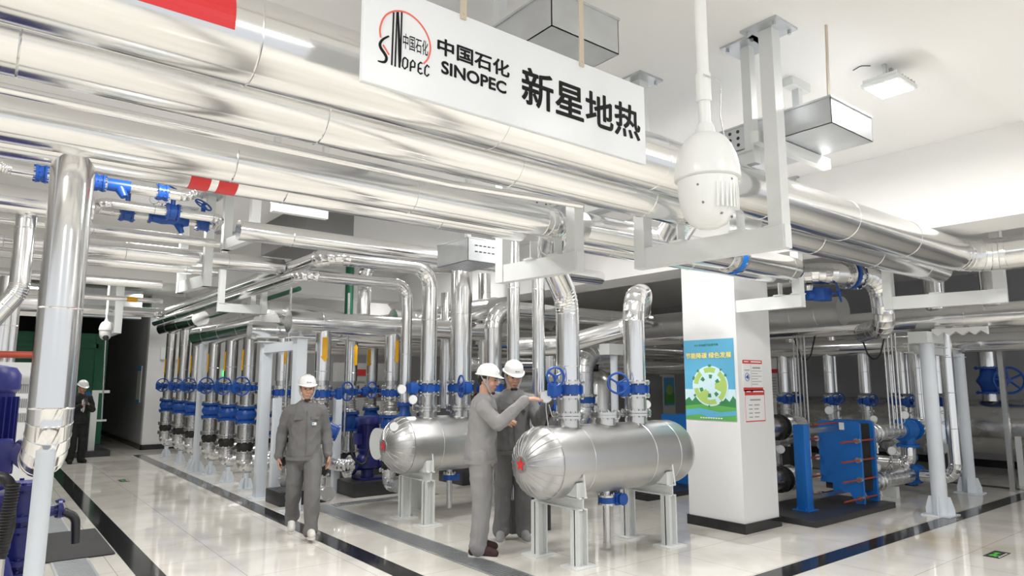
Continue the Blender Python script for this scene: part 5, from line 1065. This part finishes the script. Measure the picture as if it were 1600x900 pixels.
    for z, ex in ((.048, 0), (.052, 1), (.058, 1), (.064, 0)):
        for k in range(n_):
            a = 2*math.pi*k/n_; f_ = max(0, math.cos(a))**2; e_ = (.012+.034*f_)*ex; br.append(Hd(((.118+e_)*math.cos(a)-.004, (.097+.014*ex)*math.sin(a), z-.014*f_*ex)))
    vs.add(br, [(i*n_+k, i*n_+(k+1) % n_, (i+1)*n_+(k+1) % n_, (i+1)*n_+k) for i in range(3) for k in range(n_)]); 
    for y in (-.02, 0, .02): vs.sweep([(Hd((.107*math.cos(t)-.004, y, .068+.099*math.sin(t))), Rh @ V((-math.sin(t), 0, math.cos(t))), .006*K) for t in [math.pi*(.1+.8*i/10) for i in range(11)]], 6)
    hm = vs.make('hard_hat', 'helmet', r, ang=50)
    if mouth:
        g = G()
        for s_ in (-1, 1): g.sweep([(Hd(p), Rh @ V(t_), .0065*K) for p, t_ in (((.025, s_*.086, .055), (0, 0, -1)), ((.02, s_*.084, .0), (0, 0, -1)), ((.028, s_*.072, -.05), (.1, -s_*.3, -1)), ((.05, s_*.045, -.098), (.4, -s_*.7, -.6)), ((.066, 0, -.117), (0, -s_, 0)))], 6, True, .4, 1.6); g.sweep([(Hd((-.05, s_*.078, .05)), Rh @ V((.5, 0, -1)), .006*K), (Hd((.0, s_*.083, -.015)), Rh @ V((.5, 0, -1)), .006*K), (Hd((.026, s_*.073, -.05)), Rh @ V((.5, 0, -1)), .006*K)], 6, True, .4, 1.6)
        st = g.make('chin_strap', 'strap', hm); g = G().cone(Hd((.070, -.024, -.112)), Hd((.070, .024, -.112)), .013*K, .013*K, 8); g.make('chin_cup', 'hair', st)
        g = G().box((-.003, -.02, -.005), (.003, -.006, .008), mx=Matrix.Translation(Hd((.113, 0, .086))) @ Rh.to_4x4()).box((-.003, .0, -.003), (.003, .026, .005), mx=Matrix.Translation(Hd((.113, 0, .086))) @ Rh.to_4x4()); g.make('helmet_mark', 'pgrey', hm)
    # jacket
    g = G(); wa = hipc+(nb-hipc)*.38; ch = hipc+(nb-hipc)*.72; fl = D((0, 1, 0)); Ry = Matrix.Rotation(yaw, 3, 'Z')
    bf, bl = .135*K, .182*K
    g.ell(W(ch), (bf, bl*.95, .19*K), Ry); g.ell(W(wa), (bf*1.0, bl*.92, .2*K), Ry); g.ell(W(hipc+V((0, 0, .03))), (bf*1.08, bl*.98, .14*K), Ry)
    x_, y_, z_ = Ry @ V((1, 0, 0)), Ry @ V((0, 1, 0)), V((0, 0, 1))
    hem = W(hipc+V((0, 0, -.085))); top = W(ch); n_ = 28; vsx = []
    for c0, a_, b_ in ((hem, bf*1.12, bl*1.0), (hem+z_*.05, bf*1.14, bl*1.0), (W(wa), bf*1.02, bl*.93), (top, bf*.98, bl*.97), (W(ch+V((0, 0, .10))), bf*.8, bl*.80)): vsx += [c0+x_*a_*math.cos(2*math.pi*k/n_)+y_*b_*math.sin(2*math.pi*k/n_) for k in range(n_)]
    g.add(vsx, [(i*n_+k, i*n_+(k+1) % n_, (i+1)*n_+(k+1) % n_, (i+1)*n_+k) for i in range(4) for k in range(n_)]+[list(range(n_-1, -1, -1)), list(range(4*n_, 5*n_))])
    for sname in 'LR':
        sh, el, wr = V(J['shoulder'+sname]), V(J['elbow'+sname]), V(J['wrist'+sname]); cuff = el+(wr-el)*.94
        limb(g, [W(nb+V((-.01, 0, -.055))), W(sh), W(sh+(el-sh)*.5), W(el), W(el+(cuff-el)*.5), W(cuff)], [.066*K, .073*K, .070*K, .062*K, .058*K, .046*K]); g.cone(W(el+(cuff-el)*.93), W(cuff), .049*K, .050*K)
    jk = solidify(g, 'jacket', cloth, r, .009, 2, .016, 7., (1, 1, .8))
    g = G(); co = []
    for z, a_, b_ in ((-.075, .118, .125), (-.035, .104, .102), (.018, .084, .080), (.012, .074, .070), (-.03, .070, .066)): co += [W(nb+V((.008+a_*.3*0, 0, z)))+x_*a_*K*math.cos(2*math.pi*k/24)+y_*b_*K*math.sin(2*math.pi*k/24)-z_*(.05*K*max(0, math.cos(2*math.pi*k/24))**2 if z < 5 else 0) for k in range(24)]
    g.add(co, [(i*24+k, i*24+(k+1) % 24, (i+1)*24+(k+1) % 24, (i+1)*24+k) for i in range(4) for k in range(24)]); g.make('collar', cloth, jk)
    hb = []
    for dz, e_ in ((-.005, 1.0), (-.005, 1.10), (.03, 1.11), (.032, 1.0)): hb += [hem+z_*dz*K+x_*bf*1.1*e_*math.cos(2*math.pi*k/36)+y_*bl*.99*e_*math.sin(2*math.pi*k/36) for k in range(36)]
    G().add(hb, [(i*36+k, i*36+(k+1) % 36, (i+1)*36+(k+1) % 36, (i+1)*36+k) for i in range(3) for k in range(36)]).make('waistband', cloth, jk)
    g = G(); fr = lambda f_, l_, u_: W(hipc+(nb-hipc)*u_+V((f_, l_, 0)))
    for u_ in (.0, .2, .4, .6, .8): pass
    g.sweep([(fr(.148, .0, -.1), z_, .012*K), (fr(.140, 0, .3), z_, .012*K), (fr(.137, 0, .62), z_, .012*K), (fr(.117, 0, .85), z_, .012*K)], 6, True, 1.4, .6)
    for s_ in (-1, 1): g.bar(fr(.132, s_*.045, .70), fr(.112, s_*.135, .70), .016*K, .035*K)
    g.make('placket_and_pockets', cloth, jk)
    if badge:
        g = G().bar(fr(.139, .06, .58), fr(.128, .105, .58), .008*K, .03*K); g.make('badge', 'paper', jk); g = G().bar(fr(.1415, .062, .585), fr(.137, .08, .585), .007*K, .014*K); g.make('badge_print', 'pblue', jk)
    # trousers
    g = G(); g.ell(W(hipc+V((0, 0, -.03))), (.128*K, .178*K, .15*K), Ry)
    for sname in 'LR':
        hp, kn, an = V(J['hip'+sname]), V(J['knee'+sname]), V(J['ankle'+sname]); hm_ = kn+(an-kn)*.93
        limb(g, [W(hp+V((0, 0, .02))), W(hp+(kn-hp)*.5), W(kn), W(kn+(hm_-kn)*.5), W(hm_)], [.108*K, .098*K, .086*K, .082*K, .076*K]); g.cone(W(hm_+V((0, 0, .03))), W(hm_-V((0, 0, .02))), .080*K, .084*K)
    solidify(g, 'trousers', cloth, r, .009, 2, .018, 6., (1, 1, .7))
    for sname in 'LR':
        an, to = V(J['ankle'+sname]), V(J['toe'+sname]); a_, t_ = W(an), W(to); d = (t_-a_); d.z *= 1.0; up_ = V((0, 0, 1)); dh = V((d.x, d.y, d.z)); 
        heel = a_-V((d.x, d.y, 0)).normalized()*.055*K; heel.z = a_.z-.045*K
        g = G(); g.cone(a_+V((0, 0, .005)), heel+V((0, 0, .012)), .047*K, .042*K); g.cone(a_, t_+V((0, 0, .014)), .047*K, .036*K); g.cone(heel+V((0, 0, .008)), t_+V((0, 0, .012)), .04*K, .038*K)
        sh_ = solidify(g, 'shoe', shoes[0], r, .008, 2)
        g = G(); pr = V((d.x, d.y, 0)).normalized(); sd = V((-pr.y, pr.x, 0)); ax = (t_-heel).normalized(); nrm = sd.cross(ax)*-1
        if nrm.z < 0: nrm = -nrm
        L_ = (t_-heel).length; out = [heel+ax*(L_*.5+(L_*.5+.042*K)*math.cos(2*math.pi*k/24))+sd*.045*K*math.sin(2*math.pi*k/24)*(1 if math.cos(2*math.pi*k/24) > 0 else .85)-nrm*.038*K for k in range(24)]
        g.poly(out, nrm*.024*K); g.make('sole', shoes[1], sh_)
    return r
def stand(lean=0., dx=0.):
    return dict(pelvis=(0, 0, .93), neck=(.01+lean, 0, 1.455), head=(.035+lean*1.15, 0, 1.612), shoulderL=(lean*.95, .175, 1.365), shoulderR=(lean*.95, -.175, 1.365),
        hipL=(0, .09, .89), hipR=(0, -.09, .89), kneeL=(.02, .10, .49), kneeR=(.02, -.10, .49), ankleL=(-.02, .11, .085), ankleR=(-.02, -.11, .085), toeL=(.13, .14, .03), toeR=(.13, -.14, .03))
# the walking man, towards the camera
J = stand(.01); J.update(hipL=(.02, .085, .885), kneeL=(.20, .085, .50), ankleL=(.20, .08, .10), toeL=(.345, .085, .075), hipR=(-.02, -.085, .885), kneeR=(-.05, -.09, .47), ankleR=(-.30, -.08, .19), toeR=(-.19, -.085, .05),
    shoulderL=(.01, .168, 1.365), shoulderR=(.01, -.168, 1.365), elbowL=(-.04, .235, 1.13), wristL=(.03, .265, .875), elbowR=(-.10, -.235, 1.13), wristR=(-.06, -.265, .87))
def toward(a, b): return math.atan2(b[1]-a[1], b[0]-a[0])
wm = (2.80, 7.12, 0)
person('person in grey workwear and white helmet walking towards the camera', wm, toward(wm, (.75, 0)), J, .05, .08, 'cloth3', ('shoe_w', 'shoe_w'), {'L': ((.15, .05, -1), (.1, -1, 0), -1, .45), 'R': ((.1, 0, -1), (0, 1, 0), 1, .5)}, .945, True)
# the pointing man in profile
pm = (3.86, 5.40, 0); J = stand(.03); gx = PX(853, 620, y=4.86)
def local(p, loc, yaw, h): d = (V(p)-V(loc))/h; c, s_ = math.cos(yaw), math.sin(yaw); return V((c*d.x+s_*d.y, -s_*d.x+c*d.y, d.z))
ya_ = math.radians(-38+2)
fp = local((gx.x-.05, gx.y-.02, gx.z), pm, ya_, 1.0)
J.update(elbowR=(.17, -.26, 1.21), wristR=tuple(V(fp)+V((-.165, -.02, -.02))), elbowL=(-.03, .225, 1.11), wristL=(.06, .235, .87), toeL=(.14, .13, .03), toeR=(.14, -.15, .03), ankleL=(-.01, .10, .085), ankleR=(-.01, -.12, .085))
person('person in pale grey workwear and white helmet pointing at the gauge, in profile', pm, ya_, J, -.32, .12, 'cloth', ('shoe_b', 'shoe_w'), {'R': (tuple(V((.95, .06, .05))), (0, .25, -1), 1, .28), 'L': ((.15, 0, -1), (0, -1, 0), -1, .5)}, 1.0)
# the man behind him, looking down at the gauge
dm = (4.46, 5.66, 0); yd = toward(dm, (3.3, 3.9)); J = stand(.04)
fp = local((gx.x+.05, gx.y+.08, gx.z+.03), dm, yd, 1.03)
J.update(elbowL=(.14, .25, 1.15), wristL=tuple(V(fp)+V((-.13, .06, -.06))), elbowR=(.10, -.25, 1.14), wristR=(.30, -.10, 1.16))
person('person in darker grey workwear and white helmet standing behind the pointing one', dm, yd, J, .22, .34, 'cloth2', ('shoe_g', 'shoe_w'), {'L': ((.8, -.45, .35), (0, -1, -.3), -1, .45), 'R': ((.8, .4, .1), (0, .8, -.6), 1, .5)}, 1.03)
# the black clad person at the far end
fm = (1.70, 16.25, 0); J = stand(.0); J.update(elbowL=(.06, .23, 1.13), wristL=(.24, .08, 1.23), elbowR=(.05, -.24, 1.13), wristR=(.24, -.07, 1.21), head=(.05, 0, 1.605))
fp_ = person('person in black clothes and white helmet holding a phone at the far end', fm, math.radians(-75), J, .1, .35, 'suit', ('suit', 'suit'), {'L': ((.3, -.6, .6), (.3, -1, 0), -1, .6), 'R': ((.3, .6, .6), (.3, 1, 0), 1, .6)}, .93, False, None, False)
G().ell((1.73, 16.14, 1.12), (.05, .035, .15)).make('white_shirt', 'paper', fp_)
tag(G().box((-.035, -.005, -.07), (.035, .005, .07), .004, Matrix.Translation((1.76, 15.93, 1.23)) @ Matrix.Rotation(-.5, 4, 'X')).make('phone', 'dplastic'), 'dark phone held by the black clad person', 'phone')
